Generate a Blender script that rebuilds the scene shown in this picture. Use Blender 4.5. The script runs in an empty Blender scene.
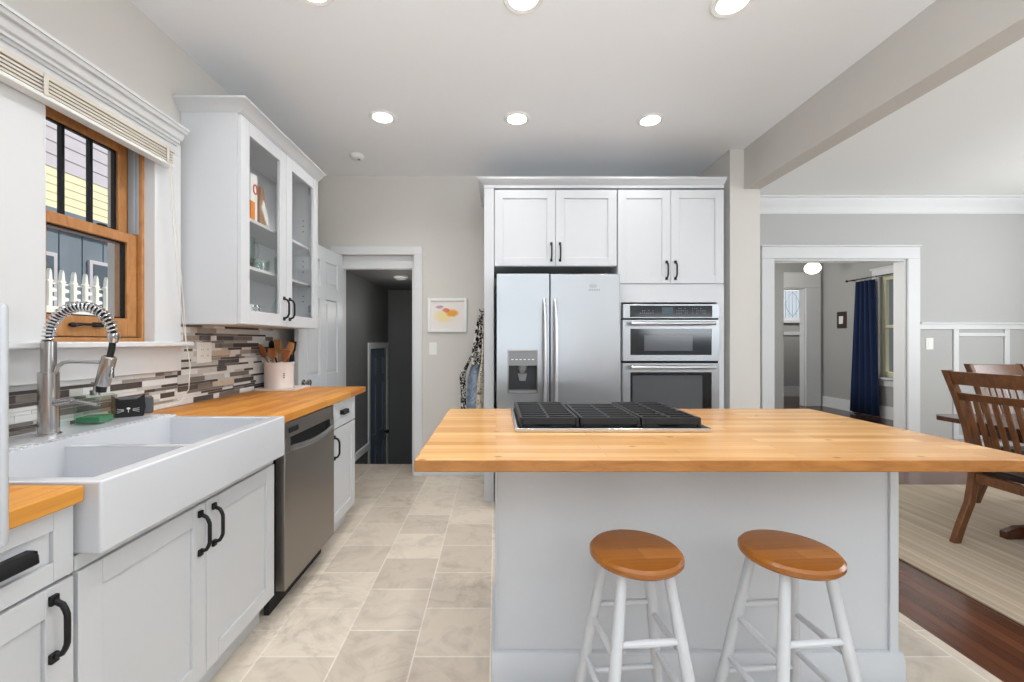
import bpy, bmesh, math, random
from mathutils import Vector, Matrix
R = math.radians
PI = math.pi
SC = bpy.context.scene
COL = SC.collection

# ------------------------------------------------------------------ camera, world, light, exposure
cam_d = bpy.data.cameras.new('camera')
cam = bpy.data.objects.new('camera', cam_d)
COL.objects.link(cam)
cam.location = (0, 0, 1.25)
cam.rotation_euler = (R(90), 0, 0)
cam_d.sensor_width = 36
cam_d.lens = 36 * 424 / 1024
cam_d.shift_x = 16 / 1024
cam_d.clip_start = 0.05
cam_d.clip_end = 100
SC.camera = cam

SC.view_settings.view_transform = 'Standard'
SC.view_settings.look = 'None'
SC.view_settings.gamma = 1
SC.view_settings.use_curve_mapping = False
SC.view_settings.exposure = 0.0

w = bpy.data.worlds.new('sky'); SC.world = w
w.use_nodes = True
w.node_tree.nodes['Background'].inputs[0].default_value = (0.80, 0.90, 1.0, 1)
w.node_tree.nodes['Background'].inputs[1].default_value = 0.8

def light(name, kind, loc, rot, energy, color=(1, 1, 1), **kw):
    d = bpy.data.lights.new(name, kind)
    d.energy = energy; d.color = color
    for k, v in kw.items(): setattr(d, k, v)
    o = bpy.data.objects.new(name, d); COL.objects.link(o)
    o.location = loc; o.rotation_euler = rot
    return o

SUN_DIR = Vector((-0.60, -0.35, -0.72)).normalized()
sun = light('sun', 'SUN', (3, -6, 5), (0, 0, 0), 4.2, (1, .94, .84), angle=R(.6))
sun.rotation_euler = SUN_DIR.to_track_quat('-Z', 'Y').to_euler()
# unseen area lights: added fills, plus daylight at the dining side window
light('ceiling_bounce_fill', 'AREA', (0.2, -1.75, 1.0), (R(176), 0, 0), 165, (.865, .94, 1), shape='RECTANGLE', size=2.6, size_y=1.7)  # added fill behind the camera, aimed up to bounce off the ceiling
light('dining_bounce_fill', 'AREA', (4.1, -2.36, 1.55), (R(165), 0, 0), 130, (.875, .945, 1), shape='RECTANGLE', size=2.2, size_y=1.7)  # added fill aimed upwards, brightens the dining ceiling
light('daylight_dining_side_window', 'AREA', (6.06, 2.4, 1.65), (R(102), 0, R(90)), 56, (.95, .975, 1), shape='RECTANGLE', size=2.2, size_y=1.6)
light('vestibule_fill', 'AREA', (6.6, 8.7, 2.7), (R(25), 0, 0), 16, (1, .98, .95), shape='DISK', size=.3)  # added fill that brightens the vestibule, no fitting modelled
light('front_room_side_fill', 'AREA', (2.3, 5.35, 1.7), (0, R(-95), 0), 28, (1, .98, .95), shape='RECTANGLE', size=1.4, size_y=.8)  # added fill for the doorway jamb and right wall, no window behind it
light('room_beyond_fill', 'AREA', (3.3, 7.2, 1.9), (R(90), 0, R(-62)), 34, (1, .99, .97), shape='RECTANGLE', size=.8, size_y=1.2)  # added fill standing free in the room, lifts its far walls

# ------------------------------------------------------------------ materials
def lin(c):
    return tuple(((v/255)/12.92 if v/255 <= .04045 else ((v/255+.055)/1.055)**2.4) for v in c)

class NT:
    def __init__(s, name):
        s.m = bpy.data.materials.new(name); s.m.use_nodes = True
        s.t = s.m.node_tree; s.b = s.t.nodes['Principled BSDF']
    def n(s, t, **kw):
        x = s.t.nodes.new(t)
        for k, v in kw.items(): setattr(x, k, v)
        return x
    def l(s, a, b): s.t.links.new(a, b)
    def set(s, **kw):
        for k, v in kw.items():
            s.b.inputs[k.replace('_', ' ')].default_value = v
    def coords(s, loc=(0, 0, 0), rot=(0, 0, 0), scale=(1, 1, 1)):
        tc = s.n('ShaderNodeTexCoord'); mp = s.n('ShaderNodeMapping')
        mp.inputs['Location'].default_value = loc; mp.inputs['Rotation'].default_value = rot; mp.inputs['Scale'].default_value = scale
        s.l(tc.outputs['Object'], mp.inputs['Vector'])
        return mp.outputs[0]
    def noise(s, vec, scale, detail=3, rough=.5, dist=0):
        x = s.n('ShaderNodeTexNoise'); x.inputs['Scale'].default_value = scale
        x.inputs['Detail'].default_value = detail; x.inputs['Roughness'].default_value = rough; x.inputs['Distortion'].default_value = dist
        if vec: s.l(vec, x.inputs['Vector'])
        return x.outputs['Fac']
    def ramp(s, fac, stops):
        x = s.n('ShaderNodeValToRGB'); e = x.color_ramp.elements
        while len(e) < len(stops): e.new(.5)
        for q, (p, c) in zip(e, stops): q.position = p; q.color = (*c, 1)
        s.l(fac, x.inputs[0]); return x.outputs[0]
    def mix(s, a, b, fac, mode='MIX'):
        x = s.n('ShaderNodeMix', data_type='RGBA', blend_type=mode)
        for v, i in ((fac, 0), (a, 6), (b, 7)):
            if hasattr(v, 'default_value'): s.l(v, x.inputs[i])
            elif isinstance(v, (int, float)): x.inputs[i].default_value = v
            else: x.inputs[i].default_value = (*v, 1)
        return x.outputs[2]
    def bump(s, h, strength=.2, dist=.002):
        x = s.n('ShaderNodeBump'); x.inputs['Strength'].default_value = strength; x.inputs['Distance'].default_value = dist
        s.l(h, x.inputs['Height']); s.l(x.outputs[0], s.b.inputs['Normal'])
    def color(s, c): s.l(c, s.b.inputs['Base Color'])

def flat(name, rgb, rough=.5, metal=0.0, var=.04, scale=8, **kw):
    """one paint, metal or plastic with a faint procedural mottling"""
    t = NT(name); c = lin(rgb)
    t.set(Roughness=rough, Metallic=metal, **kw)
    n = t.noise(t.coords(), scale, 2)
    t.color(t.mix(tuple(v*(1-var) for v in c), tuple(min(1, v*(1+var)) for v in c), n))
    return t.m

def stain(name, light_c, dark_c, edge_c, along='x', bw=.42, rh=.042, rough=.32, knots=True):
    t = NT(name)
    rot = (0, 0, 0) if along == 'x' else (0, 0, R(90))
    v = t.coords(rot=rot)
    b = t.n('ShaderNodeTexBrick'); b.offset = .41; b.offset_frequency = 2; b.squash = 1
    for k, val in (('Scale', 1), ('Mortar Size', .0006), ('Mortar Smooth', .3), ('Bias', 0), ('Brick Width', bw), ('Row Height', rh)): b.inputs[k].default_value = val
    b.inputs['Color1'].default_value = (*lin(light_c), 1); b.inputs['Color2'].default_value = (*lin(dark_c), 1); b.inputs['Mortar'].default_value = (*lin(edge_c), 1)
    t.l(v, b.inputs['Vector'])
    sc = (2.2, 60, 60) if along == 'x' else (60, 2.2, 60)
    g = t.noise(t.coords(scale=sc), 1.6, 5, .6, .4)
    c = t.mix(b.outputs['Color'], t.ramp(g, [(.3, (.72, .64, .55)), (.6, (1, 1, 1))]), .55, 'MULTIPLY')
    big = t.noise(t.coords(scale=(1.2, 1.2, 1.2)), 2.4, 2)
    c = t.mix(c, t.ramp(big, [(.3, (.86, .80, .72)), (.65, (1, 1, 1))]), .6, 'MULTIPLY')
    if knots:
        vo = t.n('ShaderNodeTexVoronoi'); vo.voronoi_dimensions = '2D'; vo.inputs['Scale'].default_value = 4.3
        t.l(t.coords(scale=(.6, 1, 1) if along == 'x' else (1, .6, 1)), vo.inputs['Vector'])
        c = t.mix(c, lin((92, 52, 26)), t.ramp(vo.outputs['Distance'], [(.0, (.75,)*3), (.022, (.5,)*3), (.04, (0,)*3)]))
    t.color(c); t.set(Roughness=rough); t.bump(g, .05, .001)
    return t.m

def chair_wood(name, c1, c2, rough=.3, sc=(14, 14, 2)):
    t = NT(name)
    g = t.noise(t.coords(scale=sc), 3, 5, .6, 1.2)
    t.color(t.ramp(g, [(.25, lin(c2)), (.7, lin(c1))])); t.set(Roughness=rough, Coat_Weight=.25, Coat_Roughness=.2); t.bump(g, .05, .001)
    return t.m

M = {}
M['white'] = flat('cabinet white paint', (211, 213, 216), .38, var=.012)
M['trim'] = flat('trim white paint', (224, 225, 226), .42, var=.012)
M['doorwhite'] = flat('door white paint', (216, 220, 224), .4, var=.012)
M['island'] = flat('island pale grey paint', (205, 208, 213), .42, var=.015)
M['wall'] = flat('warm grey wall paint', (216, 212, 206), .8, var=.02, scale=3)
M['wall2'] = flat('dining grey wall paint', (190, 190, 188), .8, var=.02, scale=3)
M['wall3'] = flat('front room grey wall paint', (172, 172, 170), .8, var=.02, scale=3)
M['pull'] = flat('pale grey handle', (176, 176, 178), .4)
M['stoolwhite'] = flat('stool leg white paint', (198, 200, 204), .4)
M['beam'] = flat('beam warm grey paint', (202, 198, 192), .75, var=.02)
M['ceil'] = flat('ceiling paint', (244, 246, 249), .85, var=.012, scale=2)
M['ceil2'] = flat('dining ceiling paint', (247, 248, 247), .85, var=.012, scale=2)
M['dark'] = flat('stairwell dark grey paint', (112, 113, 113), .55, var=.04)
M['stairblue'] = flat('stair door blue grey paint', (104, 118, 135), .4, var=.05)
M['black'] = flat('black metal', (22, 22, 23), .42, .3)
M['iron'] = flat('cast iron', (20, 20, 21), .48, .2, var=.1, scale=60)
M['blackgap'] = flat('dark recess', (20, 20, 22), .7)
M['blackglass'] = flat('black oven glass', (22, 23, 25), .1)
M['chrome'] = flat('polished steel', (205, 206, 208), .13, 1)
M['porcelain'] = flat('white fireclay', (212, 214, 218), .14, var=.006, Coat_Weight=.4)
M['plate'] = flat('white plastic', (238, 238, 234), .35)
M['ivory'] = flat('blind cream', (214, 207, 196), .5)
M['cord'] = flat('cord white', (228, 222, 212), .7)
M['vinyl'] = flat('grey vinyl track', (168, 176, 184), .45)
M['paper'] = flat('white paper', (236, 233, 228), .8)
M['orange'] = flat('orange card', (236, 138, 34), .6)
M['red'] = flat('red print', (204, 62, 44), .6)
M['kraft'] = flat('brown paper', (158, 122, 92), .85, var=.12, scale=25)
M['pink'] = flat('ceramic blush white', (228, 218, 212), .3)
M['rubber'] = flat('black rubber', (14, 14, 15), .6)
M['navy'] = flat('navy curtain cloth', (17, 40, 78), .85, var=.15, scale=40)
M['plaque'] = chair_wood('dark plaque wood', (72, 44, 30), (44, 26, 18), .5)
M['cream'] = flat('cream window paint', (226, 222, 190), .5)
M['soap'] = flat('green soap', (44, 132, 84), .2)
M['charcoal'] = flat('charcoal sponge', (84, 86, 90), .9, var=.25, scale=90)
M['asphalt'] = flat('outdoor ground', (120, 122, 120), .9, var=.15)
M['housewall'] = flat('lilac grey siding', (196, 190, 198), .8, var=.08)
M['housesunlit'] = flat('sunlit yellow siding band', (238, 228, 190), .8, var=.06)  # sunlight on the middle of the house wall, put into the siding colour
M['housegrey'] = flat('blue grey boards', (112, 124, 136), .8, var=.12)
M['housedark'] = flat('dark blue grey panel', (72, 84, 96), .5, var=.1)
M['outwhite'] = flat('outdoor white paint', (246, 246, 240), .6)

def steel(name, rgb, rough, along):
    t = NT(name)
    sc = (.6, 160, 160) if along == 'x' else ((160, 160, .6) if along == 'z' else (160, .6, 160))
    g = t.noise(t.coords(scale=sc), 1.5, 3)
    t.color(t.mix(tuple(v*.975 for v in lin(rgb)), lin(rgb), g))
    x = t.n('ShaderNodeMapRange'); x.inputs['To Min'].default_value = rough*.94; x.inputs['To Max'].default_value = rough*1.06
    t.l(g, x.inputs[0]); t.l(x.outputs[0], t.b.inputs['Roughness']); t.set(Metallic=1)
    return t.m
M['steel'] = steel('brushed steel', (172, 174, 177), .33, 'x')
M['dwsteel'] = steel('dark brushed steel', (150, 145, 140), .3, 'x')
M['handlesteel'] = flat('satin steel', (214, 215, 217), .34, 1)
M['nickel'] = steel('brushed nickel', (186, 184, 182), .24, 'z')

def glass(name, tint=(1, 1, 1), rough=0, base=.03):
    t = NT(name); nt = t.t
    out = [n for n in nt.nodes if n.type == 'OUTPUT_MATERIAL'][0]
    tr = t.n('ShaderNodeBsdfTransparent'); tr.inputs[0].default_value = (*tint, 1)
    gl = t.n('ShaderNodeBsdfGlossy'); gl.inputs['Roughness'].default_value = rough
    lw = t.n('ShaderNodeLayerWeight'); lw.inputs['Blend'].default_value = .5
    pw = t.n('ShaderNodeMath', operation='POWER'); pw.inputs[1].default_value = 4.0; t.l(lw.outputs['Facing'], pw.inputs[0])
    fr = t.n('ShaderNodeMapRange'); fr.inputs['To Min'].default_value = base; fr.inputs['To Max'].default_value = .55; t.l(pw.outputs[0], fr.inputs[0])
    mx = t.n('ShaderNodeMixShader')
    t.l(fr.outputs[0], mx.inputs[0]); t.l(tr.outputs[0], mx.inputs[1]); t.l(gl.outputs[0], mx.inputs[2])
    t.l(mx.outputs[0], out.inputs['Surface'])
    return t.m
M['glass'] = glass('clear pane glass', (.99, .995, .995), 0, .02)
M['bottle'] = glass('clear bottle glass', (.84, .93, .89), .05, .09)

def emit(name, rgb, strength):
    t = NT(name); t.set(Emission_Strength=strength)
    t.b.inputs['Base Color'].default_value = (*lin(rgb), 1); t.b.inputs['Emission Color'].default_value = (*lin(rgb), 1)
    return t.m
M['lamp'] = emit('lamp lens', (255, 250, 242), 9)
M['display'] = emit('oven display', (60, 78, 84), .25)

M['island_top'] = stain('island butcher block', (226, 180, 114), (192, 134, 68), (160, 106, 52), 'x', .55, .047, .25)
M['island_edge'] = chair_wood('darker butcher block edge', (176, 118, 56), (140, 86, 34), .4, (3, 14, 14))  # darker brown than the top, for the slab's side faces
M['counter'] = stain('counter butcher block', (224, 158, 66), (198, 124, 42), (150, 88, 28), 'y', .40, .043, .46, False)
M['seat'] = stain('stool seat wood', (174, 112, 44), (152, 92, 32), (130, 76, 26), 'x', .6, .07, .24, False)
M['winwood'] = chair_wood('window pine', (202, 146, 90), (172, 112, 60), .42, (10, 10, 3))
M['chair'] = chair_wood('dining chair wood', (128, 80, 42), (80, 46, 24), .3)
M['table'] = chair_wood('dining table wood', (96, 54, 32), (58, 32, 20), .25, (3, 14, 14))
M['spoon'] = chair_wood('utensil wood', (196, 132, 80), (142, 84, 46), .6)
M['spoonlight'] = chair_wood('pale utensil wood', (214, 160, 104), (176, 118, 70), .6)

def tile_mat():
    t = NT('marble floor tile')
    v = t.coords(loc=(-1.679, -.937, 0), rot=(0, 0, R(-90)))   # u = Y, v = -X
    b = t.n('ShaderNodeTexBrick'); b.offset = .5; b.offset_frequency = 2
    for k, val in (('Scale', 1), ('Mortar Size', .0035), ('Mortar Smooth', .2), ('Bias', 0), ('Brick Width', .305), ('Row Height', .305)): b.inputs[k].default_value = val
    b.inputs['Color1'].default_value = (*lin((230, 218, 202)), 1); b.inputs['Color2'].default_value = (*lin((206, 193, 178)), 1); b.inputs['Mortar'].default_value = (*lin((236, 228, 216)), 1)
    t.l(v, b.inputs['Vector'])
    n1 = t.noise(t.coords(), 5, 6, .62, 1.6)
    c = t.mix(b.outputs['Color'], t.ramp(n1, [(.32, (.76, .74, .73)), (.52, (1, 1, .99)), (.7, (1, .97, .93))]), .75, 'MULTIPLY')
    n2 = t.noise(t.coords(scale=(1, 1.6, 1)), 2.6, 7, .62, 1.4)
    vein = t.ramp(n2, [(.44, (1,)*3), (.485, (.66, .63, .60)), (.53, (1,)*3)])
    c = t.mix(c, vein, t.ramp(t.noise(t.coords(), 1.7, 2), [(.46, (0,)*3), (.66, (.6,)*3)]), 'MULTIPLY')
    t.color(c); t.set(Roughness=.3)
    t.bump(b.outputs['Fac'], -.25, .001)
    return t.m
M['tile'] = tile_mat()

def plank_mat(name, c1, c2, mort, bw, rh, rough):
    t = NT(name)
    v = t.coords(rot=(0, 0, R(90)))
    b = t.n('ShaderNodeTexBrick'); b.offset = .37; b.offset_frequency = 2
    for k, val in (('Scale', 1), ('Mortar Size', .0012), ('Mortar Smooth', .2), ('Bias', 0), ('Brick Width', bw), ('Row Height', rh)): b.inputs[k].default_value = val
    b.inputs['Color1'].default_value = (*lin(c1), 1); b.inputs['Color2'].default_value = (*lin(c2), 1); b.inputs['Mortar'].default_value = (*lin(mort), 1)
    t.l(v, b.inputs['Vector'])
    g = t.noise(t.coords(scale=(50, 2, 2)), 1.5, 5, .6)
    t.color(t.mix(b.outputs['Color'], t.ramp(g, [(.3, (.65, .6, .56)), (.65, (1, 1, 1))]), .5, 'MULTIPLY'))
    t.set(Roughness=rough)
    return t.m
M['floorwood'] = plank_mat('red brown floorboards', (116, 72, 50), (88, 52, 36), (46, 28, 20), 1.1, .057, .2)
M['floordark'] = plank_mat('dark floorboards', (74, 48, 36), (56, 36, 28), (30, 18, 14), 1.1, .057, .25)

def rug_mat():
    t = NT('striped woven rug')
    st = t.noise(t.coords(scale=(26, .15, 1)), 1.2, 4, .7)
    st2 = t.noise(t.coords(scale=(9, .05, 1)), 1.3, 1, .5)
    c = t.ramp(st, [(.30, lin((176, 160, 138))), (.55, lin((192, 176, 154))), (.72, lin((220, 208, 190)))])
    c = t.mix(c, t.ramp(st2, [(.35, (.84, .82, .8)), (.6, (1, 1, 1))]), .7, 'MULTIPLY')
    f = t.noise(t.coords(), 220, 2)
    c = t.mix(c, t.ramp(f, [(.3, (.82,)*3), (.7, (1,)*3)]), .6, 'MULTIPLY')
    t.color(c); t.set(Roughness=.95); t.bump(f, .4, .003)
    return t.m
M['rug'] = rug_mat()

def cloth_mat(name, c1, c2, scale, lo=.46, hi=.54, c3=None):
    t = NT(name)
    n = t.noise(t.coords(), scale, 2, .5, 1.5)
    c = t.ramp(n, [(lo, lin(c1)), (hi, lin(c2))])
    if c3:
        vo = t.n('ShaderNodeTexVoronoi'); vo.inputs['Scale'].default_value = scale*1.3; t.l(t.coords(), vo.inputs['Vector'])
        c = t.mix(c, lin(c3), t.ramp(vo.outputs['Distance'], [(.22, (1,)*3), (.3, (0,)*3)]))
    t.color(c); t.set(Roughness=.9)
    return t.m
M['floral'] = cloth_mat('black white floral cloth', (24, 23, 24), (226, 222, 214), 30, .50, .56)
M['denim'] = cloth_mat('faded blue cloth', (128, 146, 168), (172, 182, 194), 12, .4, .62)
M['print'] = cloth_mat('cream printed cloth', (206, 196, 180), (74, 66, 60), 30, .52, .6, (176, 146, 96))

def drawing_mat():
    t = NT('crayon drawing')
    v = t.coords(scale=(1, 1, 1))
    n = t.noise(v, 34, 5, .65, 2.0)
    sp = t.n('ShaderNodeTexCoord'); sx = t.n('ShaderNodeSeparateXYZ'); t.l(sp.outputs['Object'], sx.inputs[0])
    def blob(cx, cz, rx, rz):
        m = t.n('ShaderNodeMapping'); m.inputs['Location'].default_value = (-cx/rx, 0, -cz/rz); m.inputs['Scale'].default_value = (1/rx, 0, 1/rz)
        t.l(sp.outputs['Object'], m.inputs[0]); g = t.n('ShaderNodeTexGradient', gradient_type='SPHERICAL'); t.l(m.outputs[0], g.inputs[0])
        mm = t.n('ShaderNodeMath', operation='MULTIPLY'); t.l(g.outputs['Fac'], mm.inputs[0]); t.l(n, mm.inputs[1]); return mm.outputs[0]
    c = t.mix(lin((240, 234, 228)), lin((244, 224, 150)), t.ramp(blob(-.03, -.01, .13, .09), [(.08, (0,)*3), (.3, (.8,)*3)]))
    c = t.mix(c, lin((244, 170, 60)), t.ramp(blob(.045, .02, .085, .05), [(.10, (0,)*3), (.24, (1,)*3)]))
    c = t.mix(c, lin((236, 120, 84)), t.ramp(blob(-.01, .045, .06, .035), [(.16, (0,)*3), (.27, (.9,)*3)]))
    c = t.mix(c, lin((190, 140, 176)), t.ramp(blob(-.07, .075, .06, .025), [(.16, (0,)*3), (.27, (.8,)*3)]))
    t.color(c); t.set(Roughness=.7)
    return t.m
M['drawing'] = drawing_mat()

# ------------------------------------------------------------------ mesh building
class MB:
    """collects shapes into one mesh; mi = material slot of the shapes added next"""
    def __init__(s):
        s.bm = bmesh.new(); s.mi = 0; s.mx = None
    def V(s, p):
        p = Vector(p)
        return s.bm.verts.new(s.mx @ p if s.mx is not None else p)
    def F(s, vs):
        try:
            f = s.bm.faces.new(vs); f.material_index = s.mi; return f
        except ValueError:
            return None
    def box(s, x0, y0, z0, x1, y1, z1):
        if x0 > x1: x0, x1 = x1, x0
        if y0 > y1: y0, y1 = y1, y0
        if z0 > z1: z0, z1 = z1, z0
        v = [s.V(p) for p in ((x0, y0, z0), (x1, y0, z0), (x1, y1, z0), (x0, y1, z0), (x0, y0, z1), (x1, y0, z1), (x1, y1, z1), (x0, y1, z1))]
        for f in ((3, 2, 1, 0), (4, 5, 6, 7), (0, 1, 5, 4), (1, 2, 6, 5), (2, 3, 7, 6), (3, 0, 4, 7)): s.F([v[i] for i in f])
        return s
    def prism(s, pts, axis, a, b):
        """polygon pts (2D) extruded along axis from a to b: 'x' pts=(y,z), 'y' pts=(x,z), 'z' pts=(x,y)"""
        def P(p, t):
            return (t, p[0], p[1]) if axis == 'x' else ((p[0], t, p[1]) if axis == 'y' else (p[0], p[1], t))
        A = [s.V(P(p, a)) for p in pts]; B = [s.V(P(p, b)) for p in pts]; n = len(pts)
        s.F(A); s.F(B[::-1])
        for i in range(n): s.F([A[i], B[i], B[(i+1) % n], A[(i+1) % n]])
        return s
    def lathe(s, prof, c=(0, 0, 0), n=32, axis='z', cap=True):
        rings = []
        for r, h in prof:
            ring = []
            for k in range(n):
                a = 2*PI*k/n; p = (r*math.cos(a), r*math.sin(a), h)
                if axis == 'x': p = (p[2], p[0], p[1])
                if axis == 'y': p = (p[1], p[2], p[0])
                ring.append(s.V((p[0]+c[0], p[1]+c[1], p[2]+c[2])))
            rings.append(ring)
        for a, b in zip(rings, rings[1:]):
            for k in range(n): s.F([a[k], a[(k+1) % n], b[(k+1) % n], b[k]])
        if cap: s.F(rings[0][::-1]); s.F(rings[-1])
        return s
    def tube(s, pts, r, n=10, closed=False, cap=True, flat=1.0):
        pts = [Vector(p) for p in pts]; N = len(pts)
        rr = r if isinstance(r, (list, tuple)) else [r]*N
        tang = []
        for i in range(N):
            a = pts[(i-1) % N] if closed or i else pts[0]; b = pts[(i+1) % N] if closed or i < N-1 else pts[-1]
            t = b-a; tang.append(t.normalized() if t.length else Vector((0, 0, 1)))
        up = Vector((0, 0, 1)) if abs(tang[0].z) < .9 else Vector((1, 0, 0))
        nrm = (up - tang[0]*up.dot(tang[0])).normalized(); rings = []
        for i in range(N):
            nrm = (nrm - tang[i]*nrm.dot(tang[i])).normalized(); bi = tang[i].cross(nrm)
            rings.append([s.V(pts[i] + (nrm*math.cos(2*PI*k/n) + bi*math.sin(2*PI*k/n)*flat)*rr[i]) for k in range(n)])
        for i in range(N if closed else N-1):
            a, b = rings[i], rings[(i+1) % N]
            for k in range(n): s.F([a[k], a[(k+1) % n], b[(k+1) % n], b[k]])
        if cap and not closed: s.F(rings[0][::-1]); s.F(rings[-1])
        return s
    def bar(s, a, b, wx, wy, wx2=None, wy2=None):
        """tapering square bar between two points"""
        a, b = Vector(a), Vector(b); t = (b-a).normalized()
        u = Vector((1, 0, 0)) if abs(t.x) < .8 else Vector((0, 1, 0))
        u = (u - t*u.dot(t)).normalized(); v = t.cross(u)
        q = []
        for p, w1, w2 in ((a, wx, wy), (b, wx2 or wx, wy2 or wy)):
            q.append([s.V(p + u*sx*w1/2 + v*sy*w2/2) for sx, sy in ((-1, -1), (1, -1), (1, 1), (-1, 1))])
        s.F(q[0][::-1]); s.F(q[1])
        for i in range(4): s.F([q[0][i], q[0][(i+1) % 4], q[1][(i+1) % 4], q[1][i]])
        return s
    def ball(s, c, rx, ry, rz, n=20, m=12):
        prof = [(math.sin(PI*i/m), -math.cos(PI*i/m)) for i in range(m+1)]
        rings = []
        for r, h in prof[1:-1]:
            rings.append([s.V((c[0]+rx*r*math.cos(2*PI*k/n), c[1]+ry*r*math.sin(2*PI*k/n), c[2]+rz*h)) for k in range(n)])
        b = s.V((c[0], c[1], c[2]-rz)); t = s.V((c[0], c[1], c[2]+rz))
        for k in range(n): s.F([b, rings[0][(k+1) % n], rings[0][k]]); s.F([t, rings[-1][k], rings[-1][(k+1) % n]])
        for a, q in zip(rings, rings[1:]):
            for k in range(n): s.F([a[k], a[(k+1) % n], q[(k+1) % n], q[k]])
        return s
    def cells(s, xs, ys, H, z0):
        """a block whose top is a grid of flat cells of heights H[i][j] over z0 (closed surface)"""
        cache = {}
        def v(i, j, z):
            k = (i, j, round(z, 5))
            if k not in cache: cache[k] = s.V((xs[i], ys[j], z))
            return cache[k]
        nx, ny = len(xs)-1, len(ys)-1
        h = lambda i, j: H[i][j] if 0 <= i < nx and 0 <= j < ny else z0
        for i in range(nx):
            for j in range(ny):
                z = H[i][j]
                s.F([v(i, j, z), v(i+1, j, z), v(i+1, j+1, z), v(i, j+1, z)])
                s.F([v(i, j+1, z0), v(i+1, j+1, z0), v(i+1, j, z0), v(i, j, z0)])
        for i in range(nx+1):
            for j in range(ny):
                a, b = h(i-1, j), h(i, j)
                if abs(a-b) > 1e-6:
                    lo, hi = min(a, b), max(a, b); q = [v(i, j, lo), v(i, j+1, lo), v(i, j+1, hi), v(i, j, hi)]
                    s.F(q if a > b else q[::-1])
        for j in range(ny+1):
            for i in range(nx):
                a, b = h(i, j-1), h(i, j)
                if abs(a-b) > 1e-6:
                    lo, hi = min(a, b), max(a, b); q = [v(i, j, lo), v(i+1, j, lo), v(i+1, j, hi), v(i, j, hi)]
                    s.F(q[::-1] if a > b else q)
        return s
    def build(s, name, mats, parent=None, bevel=0, seg=2, smooth=35, loc=(0, 0, 0), rz=0):
        me = bpy.data.meshes.new(name)
        bmesh.ops.recalc_face_normals(s.bm, faces=s.bm.faces)
        s.bm.to_mesh(me); s.bm.free()
        for m in (mats if isinstance(mats, (list, tuple)) else [mats]): me.materials.append(M[m] if isinstance(m, str) else m)
        if smooth:
            me.polygons.foreach_set('use_smooth', [True]*len(me.polygons)); me.set_sharp_from_angle(angle=R(smooth))
        o = bpy.data.objects.new(name, me); COL.objects.link(o)
        if parent is not None: o.parent = parent
        o.location = loc; o.rotation_euler = (0, 0, rz)
        if bevel:
            b = o.modifiers.new('edge', 'BEVEL'); b.width = bevel; b.segments = seg; b.limit_method = 'ANGLE'; b.angle_limit = R(40)
        return o

def tag(o, label, cat, group=None):
    o['label'] = label; o['category'] = cat
    if group: o['group'] = group
    return o
def thing(name, label, cat, loc=(0, 0, 0), rz=0, group=None):
    o = bpy.data.objects.new(name, None); COL.objects.link(o)
    o.location = loc; o.rotation_euler = (0, 0, rz); o.empty_display_size = .1
    return tag(o, label, cat, group)
def struct(o, label=None):
    o['kind'] = 'structure'
    if label: o['label'] = label
    return o
def sroot(name, label=None, loc=(0, 0, 0), rz=0):
    o = bpy.data.objects.new(name, None); COL.objects.link(o); o.location = loc; o.rotation_euler = (0, 0, rz)
    return struct(o, label)
def box(name, mat, parent, *c, bevel=.002):
    return MB().box(*c).build(name, mat, parent, bevel)
def copy_tree(o, parent=None):
    c = o.copy(); COL.objects.link(c)
    if parent is not None: c.parent = parent
    for ch in list(o.children): copy_tree(ch, c)
    return c

HC = 2.783        # ceiling height
XW = -1.65        # left wall
YB = 3.94         # kitchen back wall
YD = 4.55         # dining back wall

# ------------------------------------------------------------------ the setting: floors, walls, ceilings
def sbox(name, mat, *c, label=None):
    return struct(MB().box(*c).build(name, mat, None, 0), label)

sbox('floor', 'tile', XW-.2, -2.45, -.06, 1.86, YB, 0, label='pale marble tile floor of the kitchen')
sbox('floor_dining', 'floorwood', 1.86, -2.45, -.06, 6.3, YD+.13, 0, label='red brown floorboards of the dining room')
sbox('floor_front_room', 'floordark', 1.86, YD+.13, -.06, 8.0, 10.2, 0, label='dark floorboards of the room beyond')
sbox('ceiling', 'ceil', XW-.2, -2.45, HC, 1.98, YB+.12, HC+.1)
sbox('ceiling_dining', 'ceil2', 1.98, -2.45, HC, 6.3, YD+.13, HC+.1)
sbox('ceiling_front_room', 'ceil2', 1.98, YD+.13, HC, 8.0, 10.2, HC+.1)

# left wall with the window opening
WY0, WY1, WZ0, WZ1 = 1.52, 2.02, 1.235, 2.20
b = MB(); b.box(XW-.2, -2.45, 0, XW, WY0, HC); b.box(XW-.2, WY1, 0, XW, YB+.12, HC)
b.box(XW-.2, WY0, 0, XW, WY1, WZ0); b.box(XW-.2, WY0, WZ1, XW, WY1, HC)
struct(b.build('wall_left', 'wall'))
# back wall with the stair doorway
DX0, DX1, DZ = -1.45, -.762, 2.05
b = MB(); b.box(XW, YB, 0, DX0, YB+.12, HC); b.box(DX1, YB, 0, 1.868, YB+.12, HC); b.box(DX0, YB, DZ, DX1, YB+.12, HC)
struct(b.build('wall_back', 'wall'))
struct(MB().box(1.868, 3.385, 0, 2.108, YD+.13, HC).build('column', 'wall'), 'grey wall end between the kitchen and the dining room')
struct(MB().box(1.98, -2.45, 2.463, 2.108, 3.385, HC).build('beam', 'beam'), 'grey dropped beam along the dining room opening')
# dining back wall with its cased opening
OX0, OX1, OZ = 2.97, 4.405, 2.13
b = MB(); b.box(2.108, YD, 0, OX0, YD+.13, HC); b.box(OX1, YD, 0, 6.3, YD+.13, HC); b.box(OX0, YD, OZ, OX1, YD+.13, HC)
struct(b.build('wall_dining', 'wall2'))
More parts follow.
